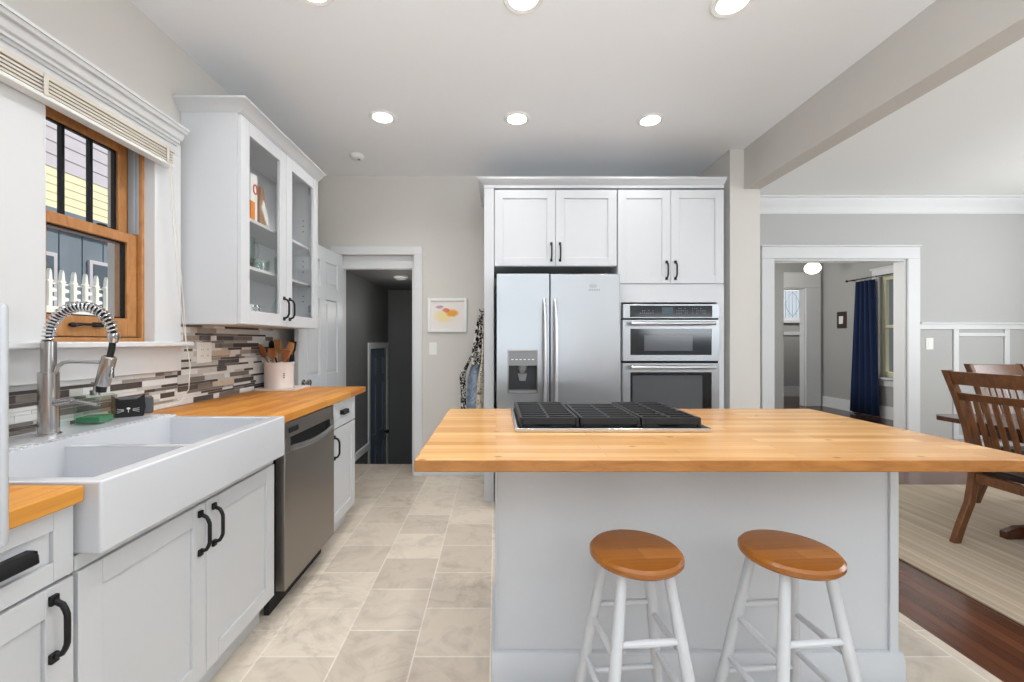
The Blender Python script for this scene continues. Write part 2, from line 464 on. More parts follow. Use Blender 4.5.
# dining right wall and rear wall with window openings (behind the camera)
def wall_with_holes(name, mat, horiz, a0, a1, t0, t1, holes):
    """wall along x ('x') or y, from a0 to a1, thickness t0..t1, holes (a,b,z0,z1)"""
    b = MB(); cuts = sorted(holes)
    def bx(p, q, z0, z1):
        if q-p < 1e-4 or z1-z0 < 1e-4: return
        if horiz == 'x': b.box(p, t0, z0, q, t1, z1)
        else: b.box(t0, p, z0, t1, q, z1)
    pos = a0
    for (p, q, z0, z1) in cuts:
        bx(pos, p, 0, HC); bx(p, q, 0, z0); bx(p, q, z1, HC); pos = q
    bx(pos, a1, 0, HC)
    return struct(b.build(name, mat))
wall_with_holes('wall_rear', 'wall', 'x', XW-.2, 6.3, -2.6, -2.45, [(-1.1, 1.5, .7, 2.4), (3.0, 5.2, .7, 2.4)])
wall_with_holes('wall_right', 'wall2', 'y', -2.45, YD+.13, 6.1, 6.3, [(1.3, 3.5, .85, 2.45)])

# room beyond the cased opening
FY, FX = 8.15, 6.29
b = MB(); b.box(2.2, FY, 0, 5.30, FY+.12, HC); b.box(5.94, FY, 0, 8.0, FY+.12, HC); b.box(5.30, FY, 2.27, 5.94, FY+.12, HC)
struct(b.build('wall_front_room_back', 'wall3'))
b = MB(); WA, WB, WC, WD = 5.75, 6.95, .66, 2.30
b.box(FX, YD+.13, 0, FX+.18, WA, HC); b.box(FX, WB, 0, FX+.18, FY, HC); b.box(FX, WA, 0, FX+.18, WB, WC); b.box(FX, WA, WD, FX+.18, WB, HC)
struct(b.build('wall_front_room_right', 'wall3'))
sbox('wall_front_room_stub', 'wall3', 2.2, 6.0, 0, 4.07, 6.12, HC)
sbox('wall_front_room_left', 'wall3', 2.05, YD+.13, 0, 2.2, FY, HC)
# vestibule behind the far doorway
b = MB(); VX0, VX1, VZ0, VZ1 = 6.50, 6.98, 1.74, 2.42
b.box(5.0, 9.6, 0, VX0, 9.72, HC); b.box(VX1, 9.6, 0, 8.0, 9.72, HC); b.box(VX0, 9.6, 0, VX1, 9.72, VZ0); b.box(VX0, 9.6, VZ1, VX1, 9.72, HC)
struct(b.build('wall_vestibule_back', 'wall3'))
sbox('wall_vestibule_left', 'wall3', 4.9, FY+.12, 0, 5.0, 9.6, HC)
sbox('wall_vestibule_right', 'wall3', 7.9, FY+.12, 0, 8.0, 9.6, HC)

# stairwell
SZ = -.88
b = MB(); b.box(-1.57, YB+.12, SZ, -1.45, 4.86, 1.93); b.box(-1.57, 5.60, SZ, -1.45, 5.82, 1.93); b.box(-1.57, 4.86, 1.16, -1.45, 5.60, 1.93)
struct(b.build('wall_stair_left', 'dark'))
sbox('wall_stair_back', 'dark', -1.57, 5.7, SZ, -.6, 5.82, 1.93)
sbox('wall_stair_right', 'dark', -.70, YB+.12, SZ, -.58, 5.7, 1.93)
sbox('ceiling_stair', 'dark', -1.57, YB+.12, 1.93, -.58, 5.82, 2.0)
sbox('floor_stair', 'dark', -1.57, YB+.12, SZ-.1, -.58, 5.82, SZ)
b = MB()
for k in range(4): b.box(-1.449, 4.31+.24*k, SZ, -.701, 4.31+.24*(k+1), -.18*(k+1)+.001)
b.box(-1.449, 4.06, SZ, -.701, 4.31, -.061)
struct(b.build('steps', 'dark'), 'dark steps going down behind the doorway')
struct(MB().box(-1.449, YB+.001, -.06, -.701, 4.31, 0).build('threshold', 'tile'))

# ------------------------------------------------------------------ trims
def casing(name, x0, x1, z1, y, wd, th, mat='trim', cap=True, left=True):
    b = MB()
    if left: b.box(x0-wd, y-th, 0, x0, y, z1)
    b.box(x1, y-th, 0, x1+wd, y, z1)
    b.box(x0-wd, y-th, z1, x1+wd, y, z1+wd)
    if cap: b.box(x0-wd-.012, y-th-.012, z1+wd, x1+wd+.012, y, z1+wd+.018)
    return struct(b.build(name, mat, None, .004))
casing('trim_1', DX0, DX1, DZ, YB, .078, .02, cap=False)
b = MB(); b.box(DX0, YB+.05, 1.93, DX1, YB+.119, DZ); b.box(DX1-.018, YB, 0, DX1, YB+.12, 1.93); b.box(DX0, YB, 0, DX0+.015, YB+.12, 1.93)
struct(b.build('trim_2', 'trim', None, .003), 'white door jamb and header board of the stair doorway')
casing('trim_3', OX0, OX1, OZ, YD, .128, .022)
b = MB(); b.box(OX1-.02, YD, 0, OX1, YD+.13, OZ); b.box(OX0, YD, OZ-.02, OX1-.02, YD+.13, OZ); b.box(OX0, YD, 0, OX0+.02, YD+.13, OZ-.02)
struct(b.build('trim_4', 'trim', None, .003), 'white jamb lining of the wide doorway')
casing('trim_5', 5.30, 5.94, 2.27, FY, .28, .03)
b = MB(); b.box(5.92, FY, 0, 5.94, FY+.12, 2.27); b.box(5.30, FY, 2.25, 5.92, FY+.12, 2.27)
struct(b.build('trim_6', 'trim', None, .002))
# dining crown moulding, chair rail and wainscot mould
def crown_prof(y, z, d, h):
    return [(y, z), (y, z-h), (y-.012, z-h), (y-.016, z-h*.82), (y-d*.35, z-h*.55), (y-d*.75, z-h*.28), (y-d*.82, z-h*.12), (y-d, z-h*.1), (y-d, z)]
struct(MB().prism(crown_prof(YD, HC-.001, .10, .17), 'x', 2.109, 6.099).build('trim_7', 'trim'), 'white crown moulding of the dining room')
b = MB(); b.box(OX1+.13, YD-.018, 1.375, 6.099, YD, 1.435); b.box(OX1+.13, YD-.035, 1.43, 6.099, YD, 1.448)
struct(b.build('trim_8', 'trim', None, .003), 'white chair rail on the dining wall')
b = MB()
for xx in (4.90, 5.445): b.box(xx, YD-.014, .2, xx+.055, YD, 1.375)
b.box(4.955, YD-.014, 1.30, 5.445, YD, 1.335); b.box(4.955, YD-.014, .2, 5.445, YD, .24)
struct(b.build('trim_9', 'trim', None, .003), 'white panel mould below the chair rail')
b = MB(); b.box(OX1+.13, YD-.016, 0, 6.099, YD, .16)
struct(b.build('baseboard_dining', 'trim', None, .003))
b = MB(); b.box(DX1+.079, YB-.016, 0, 1.867, YB, .11)
struct(b.build('baseboard_back', 'trim', None, .003))
b = MB(); b.box(FX-.018, YD+.13, 0, FX, FY, .2); b.box(FX-.03, YD+.13, 0, FX, FY, .03)
struct(b.build('baseboard_front_room', 'trim', None, .003))
b = MB(); b.box(5.0, 9.582, 0, 7.9, 9.6, .22)
struct(b.build('baseboard_vestibule', 'trim', None, .003))
b = MB(); b.box(5.0, 9.58, 1.38, 7.9, 9.6, 1.46)
struct(b.build('trim_10', 'trim', None, .003), 'white rail across the vestibule wall')

# ------------------------------------------------------------------ kitchen window (window_1)
win = sroot('window_1', 'wood framed sash window over the sink with white surround')
TX = XW + .03
b = MB(); b.box(XW, 1.0, WZ0, TX, WY0, 2.19); b.box(XW, WY1, WZ0, TX, 2.18, 2.19); b.box(XW, 1.0, 2.19, TX, 2.18, 2.25)
b.build('casing', 'trim', win, .002)
b = MB(); b.box(XW, 1.0, WZ0-.012, TX-.005, 2.19, WZ0-.012-.125)
b.build('window_apron', 'trim', win, .003)
b = MB(); b.box(XW, 1.0, WZ0-.012, XW+.085, 2.20, WZ0+.012)
b.build('sill', 'trim', win, .006, 3)
b = MB(); b.prism([(XW, 2.315), (XW, 2.235), (XW+.040, 2.235), (XW+.040, 2.246), (XW+.052, 2.246), (XW+.052, 2.258), (XW+.064, 2.262), (XW+.074, 2.280), (XW+.074, 2.290), (XW+.090, 2.290), (XW+.094, 2.304), (XW+.102, 2.304), (XW+.102, 2.315)], 'y', 1.0, 2.145)
b.build('crown', 'trim', win, 0)
b = MB()   # jamb lining, white
b.box(XW-.02, WY1-.006, WZ0, TX-.001, WY1, WZ1); b.box(XW-.02, WY0, WZ0, TX-.001, WY0+.006, WZ1)
b.build('jamb_lining', 'trim', win)
b = MB()   # wooden frame ring
fx0, fx1 = XW-.15, XW-.02
b.box(fx0, WY0, WZ0, fx1, WY0+.02, WZ1); b.box(fx0, WY1-.02, WZ0, fx1, WY1, WZ1); b.box(fx0, WY0+.02, WZ1-.03, fx1, WY1-.02, WZ1); b.box(fx0, WY0+.02, WZ0, fx1, WY1-.02, WZ0+.03)
b.build('frame', 'winwood', win, .002)
b = MB()
b.box(XW-.082, WY1-.024, 1.752, XW-.036, WY1-.0195, 2.168); b.box(XW-.068, WY1-.028, 1.752, XW-.052, WY1-.0235, 2.168); b.box(XW-.082, WY0+.0195, 1.752, XW-.036, WY0+.024, 2.168)
b.build('sash_track', 'vinyl', win)
def sash(name, x0, x1, z0, z1, st, top, bot, muntins):
    y0, y1 = WY0+.025, WY1-.025
    b = MB(); b.box(x0, y0, z0, x1, y0+st, z1); b.box(x0, y1-st, z0, x1, y1, z1); b.box(x0, y0+st, z1-top, x1, y1-st, z1); b.box(x0, y0+st, z0, x1, y1-st, z0+bot)
    s_ = b.build(name, 'winwood', win, .003)
    xm = (x0+x1)/2
    MB().box(xm-.003, y0+st, z0+bot, xm+.003, y1-st, z1-top).build('pane', 'glass', s_)
    b = MB(); e = .006
    b.box(xm-.008, y0+st, z0+bot, xm+.008, y0+st+e, z1-top); b.box(xm-.008, y1-st-e*1.6, z0+bot, xm+.008, y1-st, z1-top)
    b.box(xm-.008, y0+st, z1-top-e, xm+.008, y1-st, z1-top); b.box(xm-.008, y0+st, z0+bot, xm+.008, y1-st, z0+bot+e)
    for k in range(muntins):
        yy = y0+st + (y1-y0-2*st)*(k+1)/(muntins+1)
        b.box(xm-.009, yy-.0065, z0+bot, xm+.009, yy+.0065, z1-top)
    b.build('glazing_bar', 'black', s_)
    return s_
sash('upper_sash', XW-.125, XW-.085, 1.70, 2.168, .045, .045, .045, 2)
lower = sash('lower_sash', XW-.08, XW-.04, 1.268, 1.745, .05, .045, .085, 0)
b = MB(); b.tube([(XW-.03, 1.68, 1.315), (XW-.028, 1.72, 1.318), (XW-.026, 1.80, 1.318)], [.009, .006, .005], 8); b.ball((XW-.03, 1.685, 1.315), .012, .016, .010); b.box(XW-.04, 1.775, 1.308, XW-.026, 1.815, 1.328)
b.build('lever', 'black', lower)
b = MB(); b.box(XW-.085, 1.82, 1.745, XW-.055, 1.88, 1.752); b.ball((XW-.07, 1.85, 1.755), .014, .022, .008)
b.build('sash_lock', 'black', lower)
b = MB(); b.box(XW-.045, WY0+.03, WZ0+.028, XW-.021, WY1-.03, WZ0+.0325)
b.build('weather_strip', 'black', win)

# rolled-up blind under the header
bl = thing('window_blind', 'cream slatted blind pulled up under the white window header', 'blind', (XW+.035, 1.0, 2.095))
b = MB(); b.box(0, 0, .072, .045, 1.075, .092); b.build('headrail', 'ivory', bl, .002)
b = MB()
b.box(.004, .012, .0155, .030, 1.066, .0715)
for k in range(4): b.box(.002, .01, .0185+.0135*k, .042, 1.068, .0265+.0135*k)
b.build('slat', 'ivory', bl)
b = MB(); b.box(0, .005, 0, .045, 1.072, .015); b.build('bottom_rail', 'plate', bl, .003)
for yy in (.47, 1.02):
    b = MB(); b.box(.0455, yy, .010, .049, yy+.016, .086); b.build('bracket', 'ivory', bl, .002)
b = MB()
b.tube([(.052, 1.03, .02), (.052, 1.05, -.25), (.05, 1.09, -.6), (.045, 1.15, -.86), (.05, 1.17, -.97), (.05, 1.16, -1.09), (.05, 1.10, -1.15), (.055, .98, -1.158), (.07, .90, -1.158)], .0022, 6)
b.tube([(.055, 1.035, .02), (.055, 1.07, -.3), (.05, 1.12, -.62), (.045, 1.15, -.86)], .0022, 6)
b.build('cord', 'cord', bl)

# ------------------------------------------------------------------ outdoors beyond the kitchen window
ho = thing('neighbouring_house', 'neighbouring house with lilac siding above blue grey boards seen through the sink window', 'house', (-4.6, 4.7, -.5))
b = MB()
for k in range(14):
    z = 3.55+.135*k
    b.prism([(0, z), (.014, z), (.006, z+.135), (0, z+.135)], 'y', -4, 5)
b.build('siding', 'housewall', ho)
b = MB()
for k in range(5):
    z = 3.12+.086*k
    b.prism([(0, z), (.012, z), (.006, z+.086), (0, z+.086)], 'y', -4, 5)
b.build('lower_siding', 'housesunlit', ho)
b = MB(); b.box(-.2, -4, 2.92, .06, 5, 3.12); b.build('trim_band', 'housegrey', ho)
b = MB(); b.box(-.2, -4, 0, 0, 5, 2.92)
for k in range(36): b.box(0, -4+.25*k, 0, .02, -4+.25*k+.235, 2.92)
b.build('board_wall', 'housegrey', ho)
b = MB(); b.box(-.2, -4, 2.92, 0, 5, 5.4); b.build('upper_wall', 'housewall', ho)
for yy in (-.72, .05):
    b = MB(); b.box(.02, yy, 1.6, .05, yy+.42, 2.66); fr = b.build('window_frame', 'outwhite' if False else 'housewall', ho, .004)
    b = MB(); b.box(.05, yy+.04, 1.64, .055, yy+.38, 2.62); b.build('pane', 'housedark', fr)
fe = thing('white_fence', 'white ornamental fence outside the sink window', 'fence', (-3.6, 3.8, -.5))
for k in range(14):
    y = -.80+.10*k
    b = MB()
    b.prism([(y-.014, 2.0), (y+.014, 2.0), (y+.014, 2.225), (y+.026, 2.235), (y+.014, 2.25), (y+.009, 2.31), (y, 2.335), (y-.009, 2.31), (y-.014, 2.25), (y-.026, 2.235), (y-.014, 2.225)], 'x', 0, .03)
    for zz in (2.075, 2.145): b.prism([(y+.014, zz), (y+.046, zz+.008), (y+.046, zz+.030), (y+.014, zz+.038)], 'x', 0, .03)
    b.build('picket', 'outwhite', fe)
b = MB(); b.box(-.012, -.9, 2.215, 0, .75, 2.228); b.build('rail', 'outwhite', fe)
b = MB(); b.box(-.06, -.9, 1.90, .06, .75, 2.03); b.build('base_ledge', 'outwhite', fe)
b = MB(); b.box(-.04, -.9, 0, .04, .75, 1.90); b.build('base_wall', 'housegrey', fe)
struct(MB().box(-9, -6, -.6, -1.86, 12, -.5).build('ground', 'asphalt'))

# front room window neighbour
hb = thing('grey_house', 'grey sided house outside the front room window', 'house', (9.2, 6.2, -.5))
b = MB(); b.box(0, -4, 0, .2, 3.8, 2.16)
for k in range(18):
    z = .12*k
    b.prism([(0, z), (-.02, z), (-.005, z+.12), (0, z+.12)], 'y', -4, 3.8)
b.build('siding', 'outwhite', hb)
struct(MB().box(6.48, -3, -.6, 9.4, 10, -.5).build('ground', 'asphalt'))

# ------------------------------------------------------------------ builders for cabinets
def shaker(b, x0, x1, z0, z1, y=0.0, th=.02, rail=.062, rec=.009):
    """shaker front: front face at y, going back by th; recessed flat panel"""
    b.box(x0, y, z0, x0+rail, y+th, z1); b.box(x1-rail, y, z0, x1, y+th, z1)
    b.box(x0+rail, y, z1-rail, x1-rail, y+th, z1); b.box(x0+rail, y, z0, x1-rail, y+th, z0+rail)
    b.box(x0+rail, y+rec, z0+rail, x1-rail, y+th, z1-rail)
    return b
def pull(parent, x, z, ln=.128, y=0.0, name='handle', r=.0066, proj=.033):
    """black bow pull, vertical"""
    b = MB(); h = ln/2; pts = []
    for k in range(13):
        t = k/12; zz = -h + 2*h*t
        d = proj*min(1, 1.12*math.sin(PI*t)**.36) if 0 < t < 1 else 0
        pts.append((x, y-d-.002, z+zz))
    b.tube(pts, r, 8)
    for sg in (-1, 1): b.box(x-.009, y-.010, z+sg*h-.011, x+.009, y-.0002, z+sg*h+.011)
    return b.build(name, 'black', parent, .002)
def cup_pull(parent, x, z, wd=.10, y=0.0):
    b = MB(); h = wd/2
    prof = [(y-.0002, z+.016), (y-.020, z+.016), (y-.028, z+.006), (y-.030, z-.012), (y-.024, z-.014), (y-.020, z+.002), (y-.0002, z+.006)]
    b.prism(prof, 'x', x-h, x+h)
    b.box(x-h, y-.026, z-.012, x-h+.005, y-.0002, z+.015); b.box(x+h-.005, y-.026, z-.012, x+h, y-.0002, z+.015)
    return b.build('handle', 'black', parent, .003)

FXP = -.985   # plane of the left run's door fronts
def base_cabinet(name, label, y0, y1, body_top=.875, group=None):
    t = thing(name, label, 'cabinet', (FXP, y0, 0), R(90), group)
    wd = y1-y0
    b = MB(); b.box(0, .0205, .115, wd, .655, body_top); b.box(0, .068, 0, wd, .655, .115)
    b.build('body', 'white', t, .001)
    return t, wd

# near base cabinet with drawer
t, wd = base_cabinet('base_cabinet', 'white base cabinet with one drawer over a door, nearest the camera beside the sink', .64, .992)
d = shaker(MB(), .003, wd-.003, .712, .872, rail=.045).build('drawer', 'white', t, .0015)
cup_pull(d, .200, .792, .115, .009)
d = shaker(MB(), .003, wd-.003, .122, .704).build('door', 'white', t, .0015)
pull(d, wd-.052, .612)
# sink base cabinet
t, wd = base_cabinet('sink_base_cabinet', 'wide white cabinet with two doors under the white farmhouse sink', .997, 1.886, .744)
for k, (a, c) in enumerate(((.003, wd/2-.002), (wd/2+.002, wd-.003))):
    d = shaker(MB(), a, c, .122, .705).build('door', 'white', t, .0015)
    pull(d, wd/2 + (-.034 if k == 0 else .034), .612)
b = MB(); b.box(0, .006, .708, wd, .0200, .744); b.build('top_rail', 'white', t, .001)
# narrow base cabinet
t, wd = base_cabinet('narrow_base_cabinet', 'narrow white cabinet with drawer and door at the far end past the dishwasher', 2.53, 2.965)
d = shaker(MB(), .003, wd-.003, .712, .872, rail=.045).build('drawer', 'white', t, .0015)
cup_pull(d, wd/2, .792, .095, .009)
d = shaker(MB(), .003, wd-.003, .122, .704).build('door', 'white', t, .0015)
pull(d, .045, .60)

# dishwasher
t = thing('dishwasher', 'stainless steel dishwasher between the sink cabinet and the narrow cabinet', 'dishwasher', (-.958, 1.925, 0), R(90))
wd = .585
box('body', 'blackgap', t, .004, .045, .10, wd-.004, .62, .868)
b = MB(); b.box(0, 0, .112, wd, .044, .735); b.box(0, 0, .735, .055, .044, .80); b.box(wd-.055, 0, .735, wd, .044, .80); b.box(0, .003, .80, wd, .044, .872)
dr = b.build('door', 'dwsteel', t, .003)
b = MB(); b.box(.055, .030, .735, wd-.055, .044, .80); b.build('recess', 'blackgap', dr)
b = MB(); pts = [(.05+ (wd-.10)*k/14, -.006-.016*math.sin(PI*k/14), .752-.012*math.sin(PI*k/14)) for k in range(15)]
b.tube(pts, .013, 10, flat=.7); b.build('handle', 'steel', dr)
b = MB(); b.box(.04, -.001, .822, .13, .002, .846); b.build('control_strip', 'blackglass', dr)
box('toe_plate', 'blackgap', t, .004, .075, 0, wd-.004, .10, .10)

# worktops
tg = 'butcher block worktops on the left run'
o = MB().box(-1.638, .64, .877, -.958, .987, .915).build('worktop', 'counter', None, .003)
tag(o, 'short piece of honey butcher block worktop on the near side of the sink', 'worktop')
o = MB().box(-1.638, 1.872, .877, -.958, 3.12, .915).build('worktop', 'counter', None, .003)
tag(o, 'long honey butcher block worktop over the dishwasher with utensil crock', 'worktop')

# farmhouse sink
sk = thing('farmhouse_sink', 'white double bowl farmhouse sink with deep apron front', 'sink', (0, 0, .748))
xs = [-1.636, -1.41, -.980, -.930]; ys = [.997, 1.03, 1.385, 1.415, 1.835, 1.868]
H0 = .172; lo = .022; dv = .158
H = [[H0+.010]*5, [H0, lo, dv, lo, H0], [H0]*5]
MB().cells(xs, ys, H, 0).build('basin', 'porcelain', sk, .013, 4, 50)
b = MB()
for k in range(40):
    y = 1.015+.0208*k; b.box(-1.436, y, H0+.009, -1.409, y+.0105, H0+.014)
b.build('drain_groove', 'porcelain', sk, .002)
for yy in (1.21, 1.625):
    MB().lathe([(.02, 0), (.045, 0), (.045, .004), (.02, .002)], (-1.19, yy, lo), 24).build('drain', 'chrome', sk)

# faucet
fc = thing('faucet', 'brushed nickel spring spout faucet standing behind the sink', 'faucet', (-1.53, 1.45, .9305))
MB().lathe([(.033, 0), (.033, .004), (.0275, .006), (.0275, .212), (.025, .214)], n=32).build('base', 'nickel', fc)
MB().lathe([(.0205, .212), (.0205, .318), (.017, .320)], n=28).build('column', 'nickel', fc)
RA, ZT = .112, .328
core = [(0, 0, .318)] + [(RA-RA*math.cos(PI*.95*k/24), 0, ZT+RA*math.sin(PI*.95*k/24)*.98) for k in range(25)]
end = Vector(core[-1])
MB().tube(core, .008, 10).build('hose', 'rubber', fc)
dense = []
for k in range(len(core)-1):
    for q in range(8): dense.append(Vector(core[k]).lerp(Vector(core[k+1]), q/8))
L = [0]
for a, c in zip(dense, dense[1:]): L.append(L[-1]+(c-a).length)
hel = []
turns = 26; NH = turns*12
j = 0
for i in range(NH):
    s_ = L[-1]*i/NH
    while j < len(L)-2 and L[j+1] < s_: j += 1
    p = dense[j].lerp(dense[j+1], (s_-L[j])/max(1e-9, L[j+1]-L[j])); tg_ = (dense[j+1]-dense[j]).normalized()
    n1 = Vector((0, 1, 0)); n2 = tg_.cross(n1); a = 2*PI*turns*i/NH
    hel.append(p + (n1*math.cos(a)+n2*math.sin(a))*.0155)
MB().tube(hel, .0034, 6).build('spring', 'chrome', fc)
b = MB(); b.tube([end, end+Vector((.0, 0, -.012)), end+Vector((-.003, 0, -.03))], [.017, .017, .014], 16); b.build('collar', 'chrome', fc)
b = MB(); b.tube([end+Vector((-.003, 0, -.028)), end+Vector((-.007, 0, -.055)), end+Vector((-.014, 0, -.082))], .0095, 10); b.build('supply_hose', 'rubber', fc)
h0 = end+Vector((-.014, 0, -.078)); h1 = end+Vector((-.040, 0, -.178))
b = MB(); b.tube([h0, h0.lerp(h1, .04), h0.lerp(h1, .96), h1], [.017, .0212, .0212, .019], 24); hd = b.build('spray_head', 'nickel', fc)
b = MB(); b.tube([h1+Vector((.0, 0, .004)), h1+Vector((-.004, 0, -.022))], [.016, .014], 16); b.build('nozzle', 'rubber', hd)
m_ = h0.lerp(h1, .55)
b = MB(); b.box(m_.x+.018, -.006, m_.z-.02, m_.x+.027, .006, m_.z+.02); b.build('trigger', 'chrome', hd, .003)
b = MB(); b.tube([(.018, 0, .185), (.022, 0, .210), (.032, 0, .232), (.048, 0, .245), (.068, 0, .249), (.11, 0, .249), (h0.lerp(h1, .3).x-.01, 0, .247)], .0062, 10); b.build('holder_arm', 'nickel', fc)
b = MB(); b.tube([(.025, .0, .108), (.078, .0, .116)], .0125, 16); b.tube([(.072, 0, .116), (.10, 0, .112), (.165, .0, .102)], [.0065, .0055, .005], 10); b.build('lever', 'nickel', fc)

# soap dispenser
sd = thing('soap_dispenser', 'clear square soap bottle with a little green soap behind the sink', 'soap dispenser', (-1.565, 1.655, .9305), R(12))
b = MB(); b.box(-.045, -.045, 0, .045, .045, .11); b.build('bottle', 'bottle', sd, .006, 3)
b = MB(); b.box(-.040, -.040, .006, .040, .040, .028); b.build('soap', 'soap', sd, .004)
b = MB(); b.lathe([(.016, .1105), (.016, .128), (.006, .130), (.006, .150), (.013, .151), (.013, .160)], n=20); b.tube([(0, 0, .155), (.02, 0, .158), (.048, 0, .150)], [.006, .005, .004], 10)
b.build('pump', 'nickel', sd)

# cat shaped sponge holder and the sponge
ca = thing('sponge_holder', 'black cat face sponge holder on the back ledge of the sink', 'sponge holder', (-1.555, 1.795, .9305), R(38))
b = MB()
sil = [(-.050, .0), (.050, 0), (.056, .040), (.053, .066), (.054, .096), (.040, .084), (.026, .074), (-.026, .074), (-.040, .084), (-.054, .096), (-.053, .066), (-.056, .040)]
b.prism(sil, 'y', -.018, -.010); b.box(-.048, -.0101, 0, .048, .026, .006); b.prism([(-.048, 0), (.048, 0), (.048, .04), (-.048, .04)], 'y', .022, .028)
b.build('body', 'black', ca, .003)
b = MB()
b.ball((0, -.019, .036), .006, .003, .0045); b.box(-.001, -.0195, .020, .001, -.0175, .034)
for sg in (-1, 1):
    for q in (-1, 0, 1): b.bar((sg*.014, -.0188, .030+q*.003), (sg*.036, -.0188, .028+q*.008), .0011, .0011)
b.build('face', 'plate', ca)
sp = MB().box(-.040, -.009, .0065, .082, .0215, .078).build('sponge', 'charcoal', None, .008, 3, loc=(-1.555, 1.795, .9305), rz=R(38))
tag(sp, 'dark grey sponge standing inside the black cat holder', 'sponge')

# backsplash mosaic (a wall finish)
def mosaic(y0, y1, z0, z1, seed):
    rnd = random.Random(seed); b = MB(); z = z0+.001; thin = False
    b.mi = 0; b.box(XW, y0, z0, XW+.0065, y1, z1)
    while z < z1-.006:
        h = rnd.choice((.011, .0125, .0125)) if thin else rnd.choice((.024, .027, .03))
        h = min(h, z1-z-.001); y = y0+.001-rnd.random()*.1
        while y < y1-.002:
            ln = rnd.choice((.06, .10, .14, .18, .24)) if thin else rnd.choice((.05, .09, .12, .16, .2))
            a, c = max(y, y0+.001), min(y+ln, y1-.001)
            if c-a > .004:
                b.mi = rnd.choices((1, 2, 3, 4, 5, 6), (38, 26, 6, 13, 14, 3) if not thin else (22, 16, 8, 24, 29, 1))[0]
                b.box(XW+.006, a, z, XW+.0095, c, z+h)
            y += ln+.0018
        z += h+.0018; thin = not thin if rnd.random() < .8 else thin
    return b
M['grout'] = flat('grout', (206, 204, 200), .8)
M['t1'] = flat('mosaic white glass', (226, 227, 226), .18, var=.05, scale=20)
M['t2'] = flat('mosaic pale grey', (198, 198, 195), .25, var=.10, scale=30)
M['t3'] = flat('mosaic speckled taupe', (160, 152, 142), .45, var=.28, scale=90)
M['t4'] = flat('mosaic brown grey', (118, 111, 106), .3, var=.14, scale=30)
M['t5'] = flat('mosaic dark slate', (84, 78, 76), .25, var=.14, scale=30)
M['t6'] = flat('mosaic beige stone', (200, 184, 162), .45, var=.12, scale=40)
TM = ['grout', 't1', 't2', 't3', 't4', 't5', 't6']
bs = mosaic(.70, 2.185, .916, WZ0-.138, 4)
bs.mi = 0
struct(bs.build('backsplash', TM, None, 0, smooth=0), 'mosaic strip tile backsplash behind the sink')
bs = mosaic(2.187, 3.12, .916, 1.338, 9)
struct(bs.build('backsplash', TM, None, 0, smooth=0), 'mosaic strip tile backsplash under the glass cabinet')

def wall_plate(name, label, cat, loc, rz, wd, ht, rockers, mat='plate', group=None):
    """plate facing local -y"""
    t = thing(name, label, cat, loc, rz, group)
    MB().box(-wd/2, -.005, -ht/2, wd/2, -.0002, ht/2).build('plate', mat, t, .002)
    for k in range(rockers):
        cx = (k-(rockers-1)/2)*.046
        MB().box(cx-.016, -.0075, -.033, cx+.016, -.0052, .033).build('socket' if 'outlet' in name else 'rocker', mat, t, .0015)
    return t
ol = wall_plate('wall_outlet', 'white double outlet plate on the mosaic backsplash', 'outlet', (XW+.0098, 2.38, 1.185), R(90), .118, .116, 2)
for ch in [c for c in ol.children if c.name.startswith('socket')]:
    cx = sum(v.co.x for v in ch.data.vertices)/len(ch.data.vertices)
    for q in (-.017, .017):
        for s_ in (-.006, .006): MB().box(cx+s_-.001, -.0082, q-.004, cx+s_+.001, -.0074, q+.004).build('slot', 'blackgap', ch)
wall_plate('light_switch', 'white switch plate on the grey wall under the framed drawing', 'light switch', (-.585, YB-.0002, 1.18), 0, .072, .116, 1)
wall_plate('light_switch', 'white switch plate on the dining wall beside the wide doorway', 'light switch', (4.65, YD-.0002, 1.22), 0, .08, .125, 1)

# utensil crock on its tray
tr = thing('tray', 'white ceramic tray under the utensil crock', 'tray', (-1.50, 2.965, .9155))
b = MB(); b.box(-.125, -.115, 0, .145, .115, .006); b.build('base', 'pink', tr, .002)
b = MB(); b.box(-.13, -.12, .0, -.1251, .12, .014); b.box(.1451, -.12, 0, .15, .12, .014); b.box(-.125, -.12, 0, .145, -.1151, .014); b.box(-.125, .1151, 0, .145, .12, .014)
b.build('rim', 'pink', tr, .002)
CX, CY, CZ = -1.515, 2.965, .9218
cr = thing('utensil_crock', 'blush white ceramic crock full of wooden utensils in the counter corner', 'crock', (CX, CY, CZ))
MB().lathe([(.090, 0), (.095, .006), (.095, .168), (.099, .170), (.099, .182), (.092, .182), (.088, .17), (.088, .012), (.0, .012)], n=48, cap=False).build('body', 'pink', cr)
b = MB()
for q, zz in enumerate((.075, .088, .101)): b.box(.066, -.0735, zz, .0725, -.0700, zz+.008)
b.build('mark', 'charcoal', cr)
ug = 'wooden utensils in the crock'
